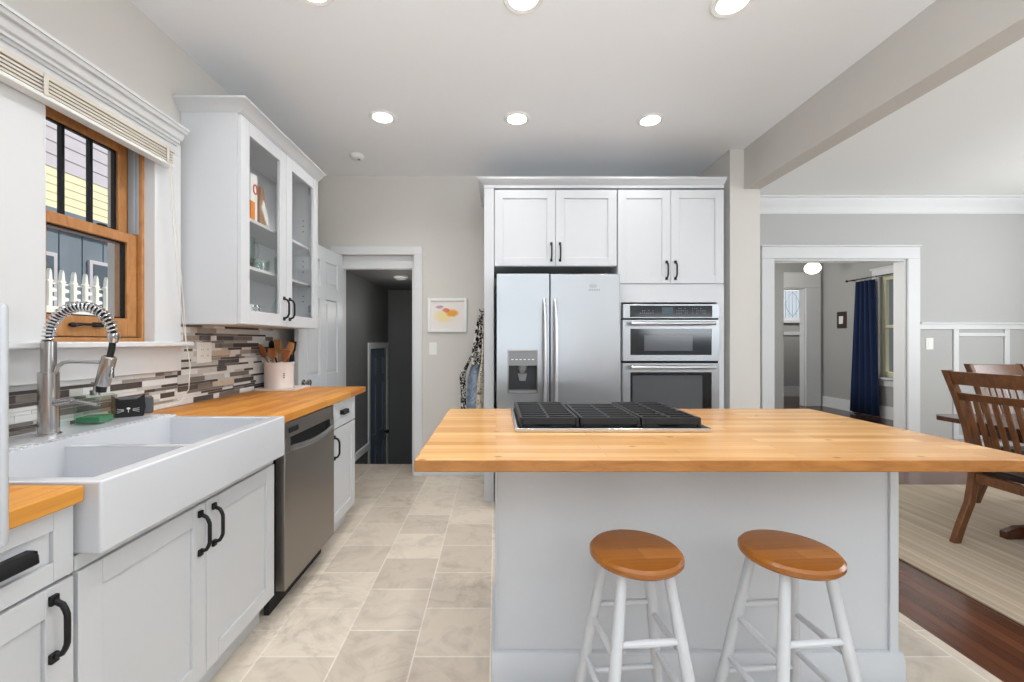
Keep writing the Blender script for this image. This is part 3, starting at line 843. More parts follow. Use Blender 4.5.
def utensil(name, label, bx, by, ang, tilt, ln, kind, mat):
    t = thing(name, label, 'utensil', (CX+bx, CY+by, CZ+.03), 0)
    dirv = Vector((math.cos(ang)*math.sin(tilt), math.sin(ang)*math.sin(tilt), math.cos(tilt)))
    q = Vector((0, 0, 1)).rotation_difference(dirv).to_matrix().to_4x4() @ Matrix.Rotation(R(random.Random(ln).uniform(-25, 25)), 4, 'Z')
    b = MB(); b.mx = q; b.tube([(0, 0, 0), (0, 0, ln*.4), (0, 0, ln*.72)], [.0065, .006, .0065], 10); b.build('handle', mat, t)
    b = MB(); b.mx = q
    if kind == 'spoon':
        b.ball((0, 0, ln*.70+.045), .035, .010, .052)
    elif kind == 'paddle':
        b.prism([(-.012, ln*.70), (.012, ln*.70), (.034, ln*.80), (.034, ln*1.0), (-.034, ln*1.0), (-.034, ln*.80)], 'y', -.004, .004)
    elif kind == 'slotted':
        for xx in (-.026, -.009, .009, .026): b.box(xx-.006, -.004, ln*.74, xx+.006, .004, ln*.98)
        b.box(-.032, -.004, ln*.70, .032, .004, ln*.75); b.box(-.032, -.004, ln*.97, .032, .004, ln*1.0)
    b.build('head', mat, t, .002)
U = [('wooden_spoon', 'wooden spoon leaning left out of the crock', .0, .0, R(190), R(26), .30, 'spoon', 'spoon'),
     ('slotted_turner', 'wooden slotted turner standing upright in the crock', .0, .03, R(200), R(5), .31, 'slotted', 'spoonlight'),
     ('wooden_spatula', 'red brown wooden spatula in front in the crock', -.005, -.062, R(180), R(3), .25, 'paddle', 'spoon'),
     ('wooden_fork', 'wooden turner leaning right in the crock', .012, -.004, R(0), R(14), .30, 'paddle', 'spoon'),
     ('wooden_ladle', 'pale broad wooden spoon leaning furthest right out of the crock', -.02, -.034, R(0), R(24), .31, 'spoon', 'spoonlight')]
for u in U: utensil(*u)
utensil('wooden_scraper', 'short wooden scraper tilted between the spoon and the turner in the crock', .035, -.055, R(0), R(10), .24, 'paddle', 'spoon')
utensil('black_ladle', 'black ladle leaning towards the mosaic wall in the crock', -.01, .058, R(180), R(15), .31, 'spoon', 'black')
utensil('black_spatula', 'black spatula at the back of the crock', .03, .05, R(0), R(8), .30, 'paddle', 'black')

# glass fronted upper cabinet
uc = thing('wall_cabinet', 'white wall cabinet with two glass doors above the left worktop', 'cabinet', (-1.330, 2.212, 1.338), R(90))
wd, dp, ht = .958, .318, 1.10
b = MB(); y0 = .021
b.box(0, y0, 0, .018, dp, ht); b.box(wd-.018, y0, 0, wd, dp, ht); b.box(.018, y0, 0, wd-.018, dp, .018); b.box(.018, y0, ht-.018, wd-.018, dp, ht); b.box(.018, dp-.006, .018, wd-.018, dp, ht-.018)
b.box(.018, y0, .018, .036, y0+.02, ht-.018); b.box(wd-.036, y0, .018, wd-.018, y0+.02, ht-.018)
b.build('carcass', 'white', uc, .001)
for zz in (.315, .585): box('shelf', 'white', uc, .0185, .05, zz, wd-.0185, dp-.007, zz+.018)
for k, (a, c) in enumerate(((.003, wd/2-.0015), (wd/2+.0015, wd-.003))):
    b = MB(); r_ = .075
    b.box(a, 0, .003, a+r_, .02, ht-.003); b.box(c-r_, 0, .003, c, .02, ht-.003); b.box(a+r_, 0, ht-.003-r_, c-r_, .02, ht-.003); b.box(a+r_, 0, .003, c-r_, .02, .003+r_)
    d = b.build('door', 'white', uc, .0015)
    b = MB(); b.box(a+r_-.004, .009, r_, c-r_+.004, .012, ht-r_); b.build('pane', 'glass', d)
    pull(d, wd/2 + (-.036 if k == 0 else .036), .115)
    for zz in (.12, .55, .98): MB().box((a+.045) if k == 0 else (c-.085), .0202, zz, (a+.085) if k == 0 else (c-.045), .034, zz+.05).build('hinge', 'chrome', d)
b = MB()
prof = [(0, 0), (.0, .006), (-.012, .012), (-.045, .052), (-.052, .054), (-.052, .064)]
def crown_ring(b, pts_fn, z):
    pass
rings = []
for (off, zz) in prof:
    o_ = -off
    rings.append([(-o_, -o_, ht+zz), (wd+o_*.3, -o_, ht+zz), (wd+o_*.3, dp, ht+zz), (-o_, dp, ht+zz)])
vs = [[b.V(p) for p in r_] for r_ in rings]
for a, c in zip(vs, vs[1:]):
    for k in range(4): b.F([a[k], a[(k+1) % 4], c[(k+1) % 4], c[k]])
b.F(vs[0][::-1]); b.F(vs[-1])
b.build('crown', 'white', uc, 0)
for zz in (.20, .24, .42, .46, .5, .72, .76, .8):
    for yy in (.10, .24): MB().box(wd-.0186, yy, zz, wd-.0180, yy+.008, zz+.008).build('pin_hole', 'blackgap', uc)

# what stands in the glass cabinet (world coordinates)
S1, S2, S0 = 1.338+.585+.0185, 1.338+.315+.0185, 1.338+.0185
bx = thing('food_box', 'white carton with orange foot and red ring on the top shelf of the glass cabinet', 'box', (-1.44, 2.44, S1))
b = MB(); b.box(-.10, -.03, 0, .045, .04, .27); b.build('carton', 'paper', bx, .002)
b = MB(); b.box(-.06, -.0305, .002, .0455, -.0301, .11); b.box(.0451, -.031, .002, .0458, .012, .11); b.build('orange_panel', 'orange', bx)
b = MB(); b.mx = Matrix.Translation((.0458, .015, .185)); b.tube([(0, .018*math.cos(2*PI*k/20), .026*math.sin(2*PI*k/20)) for k in range(20)], .0042, 6, closed=True); b.tube([(0, .018*math.cos(-.3-.2*k), -.01-.03*(k/4)) for k in range(3)], .003, 6)
b.build('ring_mark', 'red', bx)
kb = thing('paper_bag', 'folded brown paper bag beside the carton in the glass cabinet', 'bag', (-1.45, 2.535, S1))
b = MB(); b.prism([(-.03, 0), (.035, 0), (.04, .12), (.012, .23), (-.008, .23), (-.03, .12)], 'x', -.09, .055)
b.build('bag', 'kraft', kb, .003); 
b = MB(); b.prism([(-.02, .1), (.03, .02), (.05, .0), (.05, .06), (.0, .15)], 'x', .0555, .062); b.build('label', 'paper', kb)
def mug(name, label, cat, x, y, z, r, h, mat, handle=True, group=None):
    t = thing(name, label, cat, (x, y, z), 0, group)
    MB().lathe([(r*.85, 0), (r*.95, .004), (r, h*.5), (r, h), (r-.004, h), (r-.004, h*.5), (r*.9-.004, .008), (0, .008)], n=28, cap=False).build('bowl', mat, t)
    if handle: MB().tube([(r-.002, 0, h*.82), (r+.018, 0, h*.8), (r+.028, 0, h*.6), (r+.024, 0, h*.36), (r-.002, 0, h*.22)], .0045, 8).build('handle', mat, t)
mug('glass_jug', 'clear glass jug on the middle shelf of the glass cabinet', 'jug', -1.44, 2.42, S2, .058, .17, 'bottle')
mug('glass_bowl', 'clear glass bowl on the middle shelf beside the jug', 'bowl', -1.46, 2.59, S2, .07, .07, 'bottle', False)
mug('glass_beaker', 'tall clear glass behind the right cabinet door', 'glass', -1.45, 2.86, S2, .042, .14, 'bottle', False)
mug('white_mug', 'white mug on the bottom shelf of the glass cabinet', 'mug', -1.42, 2.40, S0, .045, .10, 'porcelain')
mug('small_glass', 'small clear glass on the bottom shelf of the glass cabinet', 'glass', -1.45, 2.54, S0, .038, .11, 'bottle', False)
mug('glass_tumbler', 'short clear tumbler on the bottom shelf behind the right door', 'glass', -1.45, 2.88, S0, .04, .09, 'bottle', False)
jb = thing('spice_jar', 'little orange labelled jar on the top shelf behind the right cabinet door', 'jar', (-1.40, 2.80, S1))
MB().lathe([(.024, 0), (.026, .004), (.026, .065), (.02, .07)], n=20).build('jar', 'orange', jb); MB().lathe([(.022, .0705), (.022, .09)], n=20).build('lid', 'red', jb)

# ------------------------------------------------------------------ tall cabinet at the left edge
tc = thing('tall_cabinet', 'tall pale cabinet at the left edge of the photo, only its bar handle in view', 'cabinet', (-.752, -.28, 0), R(90))
box('body', 'white', tc, 0, .021, .1, .895, .88, 2.05)
box('plinth', 'blackgap', tc, 0, .09, 0, .895, .88, .099)
d = MB().box(.003, 0, .105, .892, .02, 2.045).build('door', 'white', tc, .003)
b = MB(); b.tube([(.876, -.060, .962), (.876, -.060, .968), (.876, -.060, 1.295), (.876, -.060, 1.302)], [.003, .0048, .0048, .003], 14); b.tube([(.876, -.058, 1.0), (.876, .0005, 1.0)], .006, 8); b.tube([(.876, -.058, 1.26), (.876, .0005, 1.26)], .006, 8)
b.build('handle', 'pull', d)

# ------------------------------------------------------------------ six panel door, open against the left wall
dn = Vector((-1.516, 3.185, 0)); dh = Vector((-1.452, 3.925, 0))
ang = math.atan2(dh.y-dn.y, dh.x-dn.x)
door = sroot('door_1', 'white six panel door standing open against the left wall', dn, ang)
wd = (dh-dn).length; dt = .036; DHT = 2.04
b = MB(); st = .105; mid = .10
xsL = [(st, wd/2-mid/2), (wd/2+mid/2, wd-st)]
zs = [(.22, .80), (.97, 1.60), (1.71, 1.92)]
b.box(0, -dt, .01, st, 0, DHT); b.box(wd-st, -dt, .01, wd, 0, DHT); b.box(wd/2-mid/2, -dt, .01, wd/2+mid/2, 0, DHT)
zb = [.01]+[z for p in zs for z in p]+[DHT]
for k in range(0, len(zb), 2):
    for (a, c) in xsL: b.box(a, -dt, zb[k], c, 0, zb[k+1])
for (a, c) in xsL:
    for (z0, z1) in zs:
        b.box(a, -dt+.012, z0, c, -.012, z1)
        b.box(a+.03, -dt+.004, z0+.03, c-.03, -dt+.012, z1-.03)
b.build('leaf', 'doorwhite', door, .004)
b = MB(); b.lathe([(.026, -dt-.001), (.026, -dt-.006), (.010, -dt-.01), (.010, -dt-.03), (.026, -dt-.038), (.026, -dt-.055), (.012, -dt-.06)], (.06, 0, .93), 24, 'y')
b.build('door_knob', 'nickel', door)

# stair side door (closed, in the stairwell's left wall)
d2 = sroot('door_2', 'blue grey panelled side door down on the stair landing', (-1.46, 4.86, SZ), R(90))
b = MB(); wd = .74; dht = 2.04
b.box(.005, .005, 0, .10, .04, dht); b.box(wd-.10, .005, 0, wd-.005, .04, dht); b.box(wd/2-.05, .005, 0, wd/2+.05, .04, dht)
for z0, z1 in ((0, .2), (.85, 1.0), (1.6, 1.72), (1.92, dht)):
    b.box(.10, .005, z0, wd/2-.05, .04, z1); b.box(wd/2+.05, .005, z0, wd-.10, .04, z1)
for z0, z1 in ((.2, .85), (1.0, 1.6), (1.72, 1.92)):
    b.box(.10, .017, z0, wd/2-.05, .035, z1); b.box(wd/2+.05, .017, z0, wd-.10, .035, z1)
b.build('leaf', 'stairblue', d2, .004)
b = MB(); b.box(-.07, -.022, 0, 0, -.0101, dht+.07); b.box(wd, -.022, 0, wd+.07, -.0101, dht+.07); b.box(0, -.022, dht, wd, -.0101, dht+.07)
b.build('casing', 'trim', d2, .003)
b = MB(); b.ball((wd-.06, -.04, .95), .025, .025, .025); b.tube([(wd-.06, -.03, .95), (wd-.06, .005, .95)], .01, 10); b.build('door_knob', 'black', d2)
b = MB(); b.box(-1.4499, 4.07, .03, -1.425, 4.785, .10)
struct(b.build('trim_11', 'trim', None, .002), 'white stair skirt board')
light('stair_lamp', 'POINT', (-1.0, 4.45, 1.55), (0, 0, 0), 3.0, (1, .96, .9), shadow_soft_size=.05)
sl = thing('ceiling_light', 'small round light on the low stairwell ceiling', 'light', (-1.0, 4.45, 1.9295))
MB().lathe([(.075, 0), (.075, -.012), (.06, -.022)], n=28).build('rim', 'plate', sl)
MB().lathe([(.058, -.0222), (.05, -.034), (.02, -.04)], n=28).build('diffuser', 'porcelain', sl)

# ------------------------------------------------------------------ framed drawing, hanging clothes
fr = thing('picture_frame', 'white framed orange crayon drawing on the grey wall right of the doorway', 'picture', (-.452, YB-.0005, 1.49))
b = MB(); W2, H2 = .182, .158
b.box(-W2, -.024, -H2, -W2+.028, 0, H2); b.box(W2-.028, -.024, -H2, W2, 0, H2); b.box(-W2+.028, -.024, H2-.028, W2-.028, 0, H2); b.box(-W2+.028, -.024, -H2, W2-.028, 0, -H2+.028)
b.build('frame', 'plate', fr, .003)
MB().box(-W2+.028, -.010, -H2+.028, W2-.028, -.001, H2-.028).build('drawing', 'drawing', fr)

def drape(name, mat, path, fold, folds, seed, th=.010):
    """hanging cloth: path = [(z, x_center, y_center, width)], hanging out from the panel with soft folds"""
    b = MB(); n = 24; rows = []
    for (z, xc, yc, wd_) in path:
        row = []
        for i in range(n+1):
            u = i/n-.5
            row.append((xc+u*wd_+.004*math.sin(seed*3+z*9+u*5), yc+.5*u*wd_+fold*math.sin(u*folds*2*PI+seed+z*2.0), z))
        rows.append(row)
    g = [[b.V(p) for p in r_] for r_ in rows]
    for a, c in zip(g, g[1:]):
        for i in range(n): b.F([a[i], a[i+1], c[i+1], c[i]])
    o = b.build(name, mat, None, 0, smooth=80)
    s_ = o.modifiers.new('thick', 'SOLIDIFY'); s_.thickness = th; s_.offset = 0
    sb = o.modifiers.new('soft', 'SUBSURF'); sb.levels = 1; sb.render_levels = 1
    return o
PX = -.098   # left face of the tall side panel
hk = thing('wall_hook', 'black hook on the side of the refrigerator cabinet holding aprons', 'hook', (PX, 3.62, 1.50))
b = MB(); b.box(-.006, -.02, -.03, -.0005, .02, .03); b.tube([(-.004, 0, .005), (-.03, 0, .0), (-.04, 0, .012), (-.042, 0, .024)], .005, 8); b.build('hook', 'black', hk, .001)
h2 = copy_tree(hk); h2.location = (PX, 3.80, 1.485); h2['label'] = 'small black hook nearest the back wall, behind the floral apron'
o = drape('apron', 'floral', [(1.505, PX-.030, 3.635, .025), (1.44, PX-.040, 3.64, .045), (1.32, PX-.048, 3.64, .065), (1.20, PX-.055, 3.64, .085), (1.10, PX-.062, 3.64, .10), (1.04, PX-.055, 3.64, .085)], .012, 2, 1)
tag(o, 'black and white floral apron hanging on the refrigerator cabinet side', 'apron')
o = drape('tote_bag', 'denim', [(1.50, PX-.024, 3.68, .010), (1.25, PX-.030, 3.73, .03), (1.08, PX-.060, 3.74, .08), (1.0, PX-.080, 3.74, .11), (.92, PX-.088, 3.74, .125), (.78, PX-.095, 3.74, .13), (.60, PX-.095, 3.74, .13)], .014, 1.4, 2)
tag(o, 'faded blue cloth hanging below the floral apron', 'cloth')
o = drape('patterned_scarf', 'print', [(1.49, PX-.012, 3.585, .004), (1.2, PX-.010, 3.52, .005), (1.07, PX-.012, 3.46, .008), (1.02, PX-.022, 3.44, .03), (.93, PX-.030, 3.43, .045), (.80, PX-.034, 3.43, .055), (.62, PX-.034, 3.43, .055)], .010, 1.2, 3)
tag(o, 'cream printed cloth hanging against the white side panel', 'cloth')
o = drape('hanging_ribbon', 'floral', [(1.495, PX-.030, 3.80, .012), (1.25, PX-.06, 3.795, .012), (1.05, PX-.150, 3.795, .018), (1.0, PX-.175, 3.795, .03), (.94, PX-.205, 3.795, .06), (.86, PX-.192, 3.795, .035), (.74, PX-.194, 3.795, .045), (.60, PX-.192, 3.795, .045)], .008, 1, 4)
tag(o, 'narrow black and white cloth strip hanging left of the blue cloth', 'cloth')

# ------------------------------------------------------------------ refrigerator wall
YF = 3.30
sp_ = thing('refrigerator_side_panel', 'tall white side panel left of the refrigerator', 'cabinet panel', (-.092, YF, 0))
box('panel', 'white', sp_, 0, .001, 0, .076, .63, 2.44)
ug2 = None
def hung_cabinet(name, label, x0, x1, z0, z1, ph):
    t = thing(name, label, 'cabinet', (x0, YF, z0))
    w_, h_ = x1-x0, z1-z0
    box('body', 'white', t, 0, .021, 0, w_, .63, h_)
    for k, (a, c) in enumerate(((.003, w_/2-.0015), (w_/2+.0015, w_-.003))):
        d = shaker(MB(), a, c, .003, h_-.003, rail=.066).build('door', 'white', t, .0015)
        pull(d, w_/2 + (-.034 if k == 0 else .034), ph)
    return t
hung_cabinet('refrigerator_cabinet', 'white two door cabinet above the steel refrigerator', -.014, .942, 1.832, 2.43, .11)
ot = thing('oven_tower', 'tall white cabinet housing the double wall oven, two doors on top', 'cabinet', (.946, YF, 0))
b = MB(); w_ = .830
b.box(0, .003, 0, .028, .63, 1.55); b.box(w_-.056, .003, 0, w_, .63, 1.55); b.box(.028, .003, 1.552, w_-.056, .63, 1.69); b.box(.028, .003, .1, w_-.056, .63, .33); b.box(.028, .06, 0, w_-.056, .63, .1)
b.box(0, .003, 1.55, .028, .63, 1.69); b.box(w_-.056, .003, 1.55, w_, .63, 1.69); b.box(0, .021, 1.69, w_, .63, 2.43)
b.build('body', 'white', ot, 0)
for k, (a, c) in enumerate(((.003, w_/2-.0015), (w_/2+.0015, w_-.003))):
    d = shaker(MB(), a, c, 1.698, 2.427, rail=.066).build('door', 'white', ot, .0015)
    pull(d, w_/2 + (-.034 if k == 0 else .034), 1.80)
cw = thing('cabinet_crown', 'white crown moulding running over the refrigerator and oven cabinets', 'crown moulding', (-.092, YF, 2.442))
b = MB(); L_ = 1.868-.003; prof = [(0, 0), (-.002, .022), (-.012, .026), (-.040, .052), (-.046, .056), (-.046, .068)]
vs = [[b.V(p) for p in ((off, off, zz), (L_-0, off, zz), (L_-0, .63, zz), (off, .63, zz))] for off, zz in prof]
for a, c in zip(vs, vs[1:]):
    for k in range(4): b.F([a[k], a[(k+1) % 4], c[(k+1) % 4], c[k]])
b.F(vs[0][::-1]); b.F(vs[-1])
b.build('moulding', 'white', cw)

# refrigerator
rf = thing('refrigerator', 'stainless side by side refrigerator with water dispenser', 'refrigerator', (.006, 3.10, 0))
w_ = .900; xs_ = .387
box('body', 'blackgap', rf, .004, .082, .02, w_-.004, .80, 1.735, bevel=.004)
b = MB(); b.box(0, .045, .02, w_, .08, .10); b.build('grille', 'blackgap', rf, .004)
# left door with a dispenser cavity
dx0, dx1, dz0, dz1 = .078, .302, .868, 1.185
b = MB(); zt = 1.742; zb_ = .11
b.box(0, 0, zb_, dx0, .078, zt); b.box(dx1, 0, zb_, xs_-.004, .078, zt); b.box(dx0, 0, zb_, dx1, .078, dz0); b.box(dx0, 0, dz1, dx1, .078, zt)
ld = b.build('freezer_door', 'steel', rf, 0)
b = MB(); f_ = .010
b.box(dx0, -.003, dz0, dx0+f_, .01, dz1); b.box(dx1-f_, -.003, dz0, dx1, .01, dz1); b.box(dx0+f_, -.003, dz1-f_, dx1-f_, .01, dz1); b.box(dx0+f_, -.010, dz0, dx1-f_, .01, dz0+f_)
dsp = b.build('dispenser', 'dwsteel', ld, .002)
M['dispgrey'] = flat('dispenser grey panel', (132, 133, 134), .4, .3)
M['dispdark'] = flat('dispenser cavity', (48, 48, 50), .4)
b = MB(); b.box(dx0+f_, -.001, 1.070, dx1-f_, .075, dz1-f_); b.build('control_panel', 'dispgrey', dsp)
b = MB(); b.box(dx0+.001, .066, dz0+f_, dx1-.001, .077, 1.070); b.build('cavity', 'dispdark', dsp)
b = MB(); b.box(dx0+.001, .002, dz0+.0101, dx1-.001, .066, dz0+.02); b.build('drip_tray', 'dispgrey', dsp)
b = MB(); b.lathe([(.04, 1.069), (.034, 1.03), (.018, 1.01)], ((dx0+dx1)/2, .036, 0), 20); b.prism([((dx0+dx1)/2-.035, 1.01), ((dx0+dx1)/2+.035, 1.01), ((dx0+dx1)/2+.022, .955), ((dx0+dx1)/2-.022, .955)], 'y', .040, .050); b.build('paddle', 'dispgrey', dsp, .001)
b = MB()
for k in range(6): b.box(dx0+.028+.03*k, -.0018, 1.112, dx0+.044+.03*k, -.0009, 1.118)
b.build('key_mark', 'plate', dsp)
b = MB(); b.box(xs_+.004, 0, zb_, w_, .078, zt); rd = b.build('refrigerator_door', 'steel', rf, .006, 3)
b = MB(); b.tube([(.705+.012*math.cos(2*PI*k/20)*2.2, -.0012, 1.655+.012*math.sin(2*PI*k/20)) for k in range(20)], .0016, 5, closed=True)
for k in range(7): b.box(.672+.0125*k, -.0014, 1.618, .679+.0125*k, -.0002, 1.628)
b.box(.69, -.0014, 1.650, .72, -.0002, 1.655)
b.build('emblem', 'dispgrey', rd)
for dd, xx in ((ld, xs_-.040), (rd, xs_+.040)):
    b = MB(); pts = []
    for k in range(25):
        t_ = k/24; pts.append((xx, -.004-.052*min(1, math.sin(PI*t_)**.5) if 0 < t_ < 1 else -.002, .55+1.0*t_))
    b.tube(pts, .0165, 14, flat=.85); b.build('handle', 'handlesteel', dd)

# wall oven
ov = thing('wall_oven', 'stainless double wall oven with microwave on top built into the white tower', 'oven', (.976, 3.262, 0))
w_ = .742
box('body', 'blackgap', ov, .006, .0601, .345, w_-.006, .58, 1.530)
b = MB(); b.box(0, 0, 1.425, w_, .06, 1.535); cp = b.build('control_panel', 'steel', ov, .003)
b = MB(); b.box(.055, -.004, 1.434, w_-.055, -.0003, 1.522); b.build('control_glass', 'blackglass', cp, .001)
b = MB(); b.box(.300, -.0052, 1.455, .385, -.0041, 1.508); b.build('display', 'display', cp)
b = MB(); rnd = random.Random(3)
for (xa, n_) in ((.13, 7), (.41, 6), (.53, 7)):
    for r_ in range(3 if xa > .4 else 2):
        for k in range(n_):
            if rnd.random() < .8: b.box(xa+.016*k, -.0050, 1.462+.018*r_, xa+.016*k+.008, -.0042, 1.466+.018*r_)
b.build('key_mark', 'dispgrey', cp)
def oven_door(name, z0, z1, gl, inner):
    b = MB(); gx0, gx1, gz0, gz1 = gl
    b.box(0, 0, z0, gx0, .06, z1); b.box(gx1, 0, z0, w_, .06, z1); b.box(gx0, 0, z0, gx1, .06, gz0); b.box(gx0, 0, gz1, gx1, .06, z1)
    d = b.build(name, 'steel', ov, 0)
    g = MB().box(gx0, .003, gz0, gx1, .05, gz1).build('window', 'blackglass', d)
    M.setdefault('ovenview', flat('oven window screen', (84, 86, 90), .14))
    MB().box(*(inner[0], .0012, inner[2], inner[1], .0029, inner[3])).build('screen', 'ovenview', g)
    zh = z1-.028
    b = MB(); b.tube([(.055, -.042, zh), (.065, -.046, zh), (w_-.065, -.046, zh), (w_-.055, -.042, zh)], .0155, 16)
    for xx in (.09, w_-.09): b.box(xx-.012, -.04, zh-.010, xx+.012, -.0002, zh+.010)
    b.build('handle', 'handlesteel', d)
    return d
oven_door('microwave_door', 1.098, 1.412, (.058, w_-.058, 1.142, 1.345), (.165, w_-.205, 1.175, 1.295))
oven_door('oven_door', .36, 1.078, (.058, w_-.058, .46, 1.01), (.075, w_-.13, .50, .985))
b = MB(); b.box(.003, .010, 1.413, w_-.003, .06, 1.4245); b.box(.003, .010, 1.079, w_-.003, .06, 1.0975); b.build('seam', 'blackgap', ov)

# ------------------------------------------------------------------ island
ib = thing('kitchen_island', 'pale grey kitchen island base under the butcher block top', 'kitchen island', (0, 1.565, 0))
box('body', 'island', ib, 0, .012, .02, 1.485, .46, .879)
b = MB(); b.box(-.004, .006, .02, .006, .0121, .879); b.box(1.457, .002, .02, 1.489, .0121, .879); b.box(.006, .008, .855, 1.457, .0121, .879)
b.build('corner_board', 'island', ib, .002)
b = MB(); b.prism([(.0121, 0), (-.014, 0), (-.014, .075), (-.008, .085), (-.004, .10), (.0121, .104)], 'x', -.016, 1.501)
b.box(1.4851, .0122, 0, 1.501, .46, .10); b.box(-.016, .0122, 0, -.0001, .46, .10)
b.build('baseboard', 'island', ib, .002)
b = MB(); b.box(-.195, .03, .862, -.0045, .44, .8795); b.build('support_board', 'white', ib, .002)
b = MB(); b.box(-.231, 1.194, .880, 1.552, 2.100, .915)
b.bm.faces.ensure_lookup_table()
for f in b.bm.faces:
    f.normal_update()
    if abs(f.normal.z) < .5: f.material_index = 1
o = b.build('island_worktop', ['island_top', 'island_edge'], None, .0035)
tag(o, 'large pale butcher block top of the island with overhang for stools', 'worktop')
# cooktop
ck = thing('gas_cooktop', 'black gas cooktop with cast iron grates set in the island top', 'cooktop', (.07, 1.562, .9155))
CW, CD = .722, .475
b = MB(); b.cells([0, .012, CW-.012, CW], [-.008, .022, CD-.012, CD], [[.014]*3, [.014, .004, .014], [.014]*3], 0); b.build('tray', 'chrome', ck, .002)
b = MB(); b.box(.013, .023, .0041, CW-.013, CD-.013, .006); b.build('surface', 'iron', ck)
for (cx, cy, r_) in ((.115, .125, .034), (.115, .345, .046), (.361, .20, .055), (.607, .125, .046), (.607, .345, .034)):
    b = MB(); b.lathe([(r_*1.25, .0062), (r_*1.25, .012), (r_*.95, .018), (r_, .0185), (r_, .028), (r_*.8, .032)], (cx, cy, 0), 28); b.build('burner', 'iron', ck)
gw = (CW-.03)/3
for g in range(3):
    x0 = .015+gw*g+.003; x1 = .015+gw*(g+1)-.003; y0, y1 = .036, (CD-.075 if g == 1 else CD-.02); z0, z1 = .030, .045; t_ = .013
    b = MB()
    zl = .018
    b.box(x0, y0, zl, x0+t_, y1, z1); b.box(x1-t_, y0, zl, x1, y1, z1); b.box(x0+t_, y0, zl, x1-t_, y0+t_, z1); b.box(x0+t_, y1-t_, zl, x1-t_, y1, z1)
    n_ = 8
    for k in range(1, n_):
        yy = y0+(y1-y0)*k/n_; b.box(x0+t_, yy-.008, z0+.003, x1-t_, yy+.008, z1)
    xm = (x0+x1)/2; b.box(xm-.006, y0+t_, z0+.004, xm+.006, y1-t_, z1-.0005)
    for (fx, fy) in ((x0+.007, y0+.007), (x1-.007, y0+.007), (x0+.007, y1-.007), (x1-.007, y1-.007)): b.bar((fx, fy, .0063), (fx, fy, zl+.002), .012, .012)
    b.build('grate', 'iron', ck, .002)
for k in range(5):
    xx = .361+(k-2)*.044
    b = MB(); b.lathe([(.0175, .0064), (.0175, .010), (.0145, .012), (.0135, .034), (.0115, .036)], (xx, CD-.040, 0), 20); b.build('knob', 'chrome', ck)

# ------------------------------------------------------------------ stools
def stool(label, loc, rz):
    t = thing('bar_stool', label, 'stool', loc, rz, 'wooden bar stools at the island')
    MB().lathe([(.112, .592), (.129, .595), (.136, .603), (.136, .614), (.129, .622), (.112, .624), (.06, .6245), (.001, .6245)], n=56).build('seat', 'seat', t)
    P = {}; R_T = .094
    for k in range(4):
        a = R(45+90*k); top = Vector((R_T*math.cos(a), R_T*math.sin(a), .592)); bot = Vector((.212*math.cos(a), .212*math.sin(a), 0)); P[k] = (bot, top)
        b = MB(); b.tube([bot, bot.lerp(top, .3), bot.lerp(top, .7), top], [.0145, .0165, .0165, .0145], 14); b.build('leg', 'stoolwhite', t)
    for k in range(4):
        for zz in ((.16, .40) if k % 2 == 0 else (.22, .36)):
            f = zz/.592; a = P[k][0].lerp(P[k][1], f); c = P[(k+1) % 4][0].lerp(P[(k+1) % 4][1], f)
            b = MB(); b.tube([a, a.lerp(c, .5), c], [.0085, .0105, .0085], 10); b.build('rung', 'stoolwhite', t)
    return t
stool('white legged stool with round wooden seat, the one under the cooktop side', (.423, 1.285, 0), R(5))
stool('white legged stool with round wooden seat, nearer the dining room', (.888, 1.285, 0), R(5))

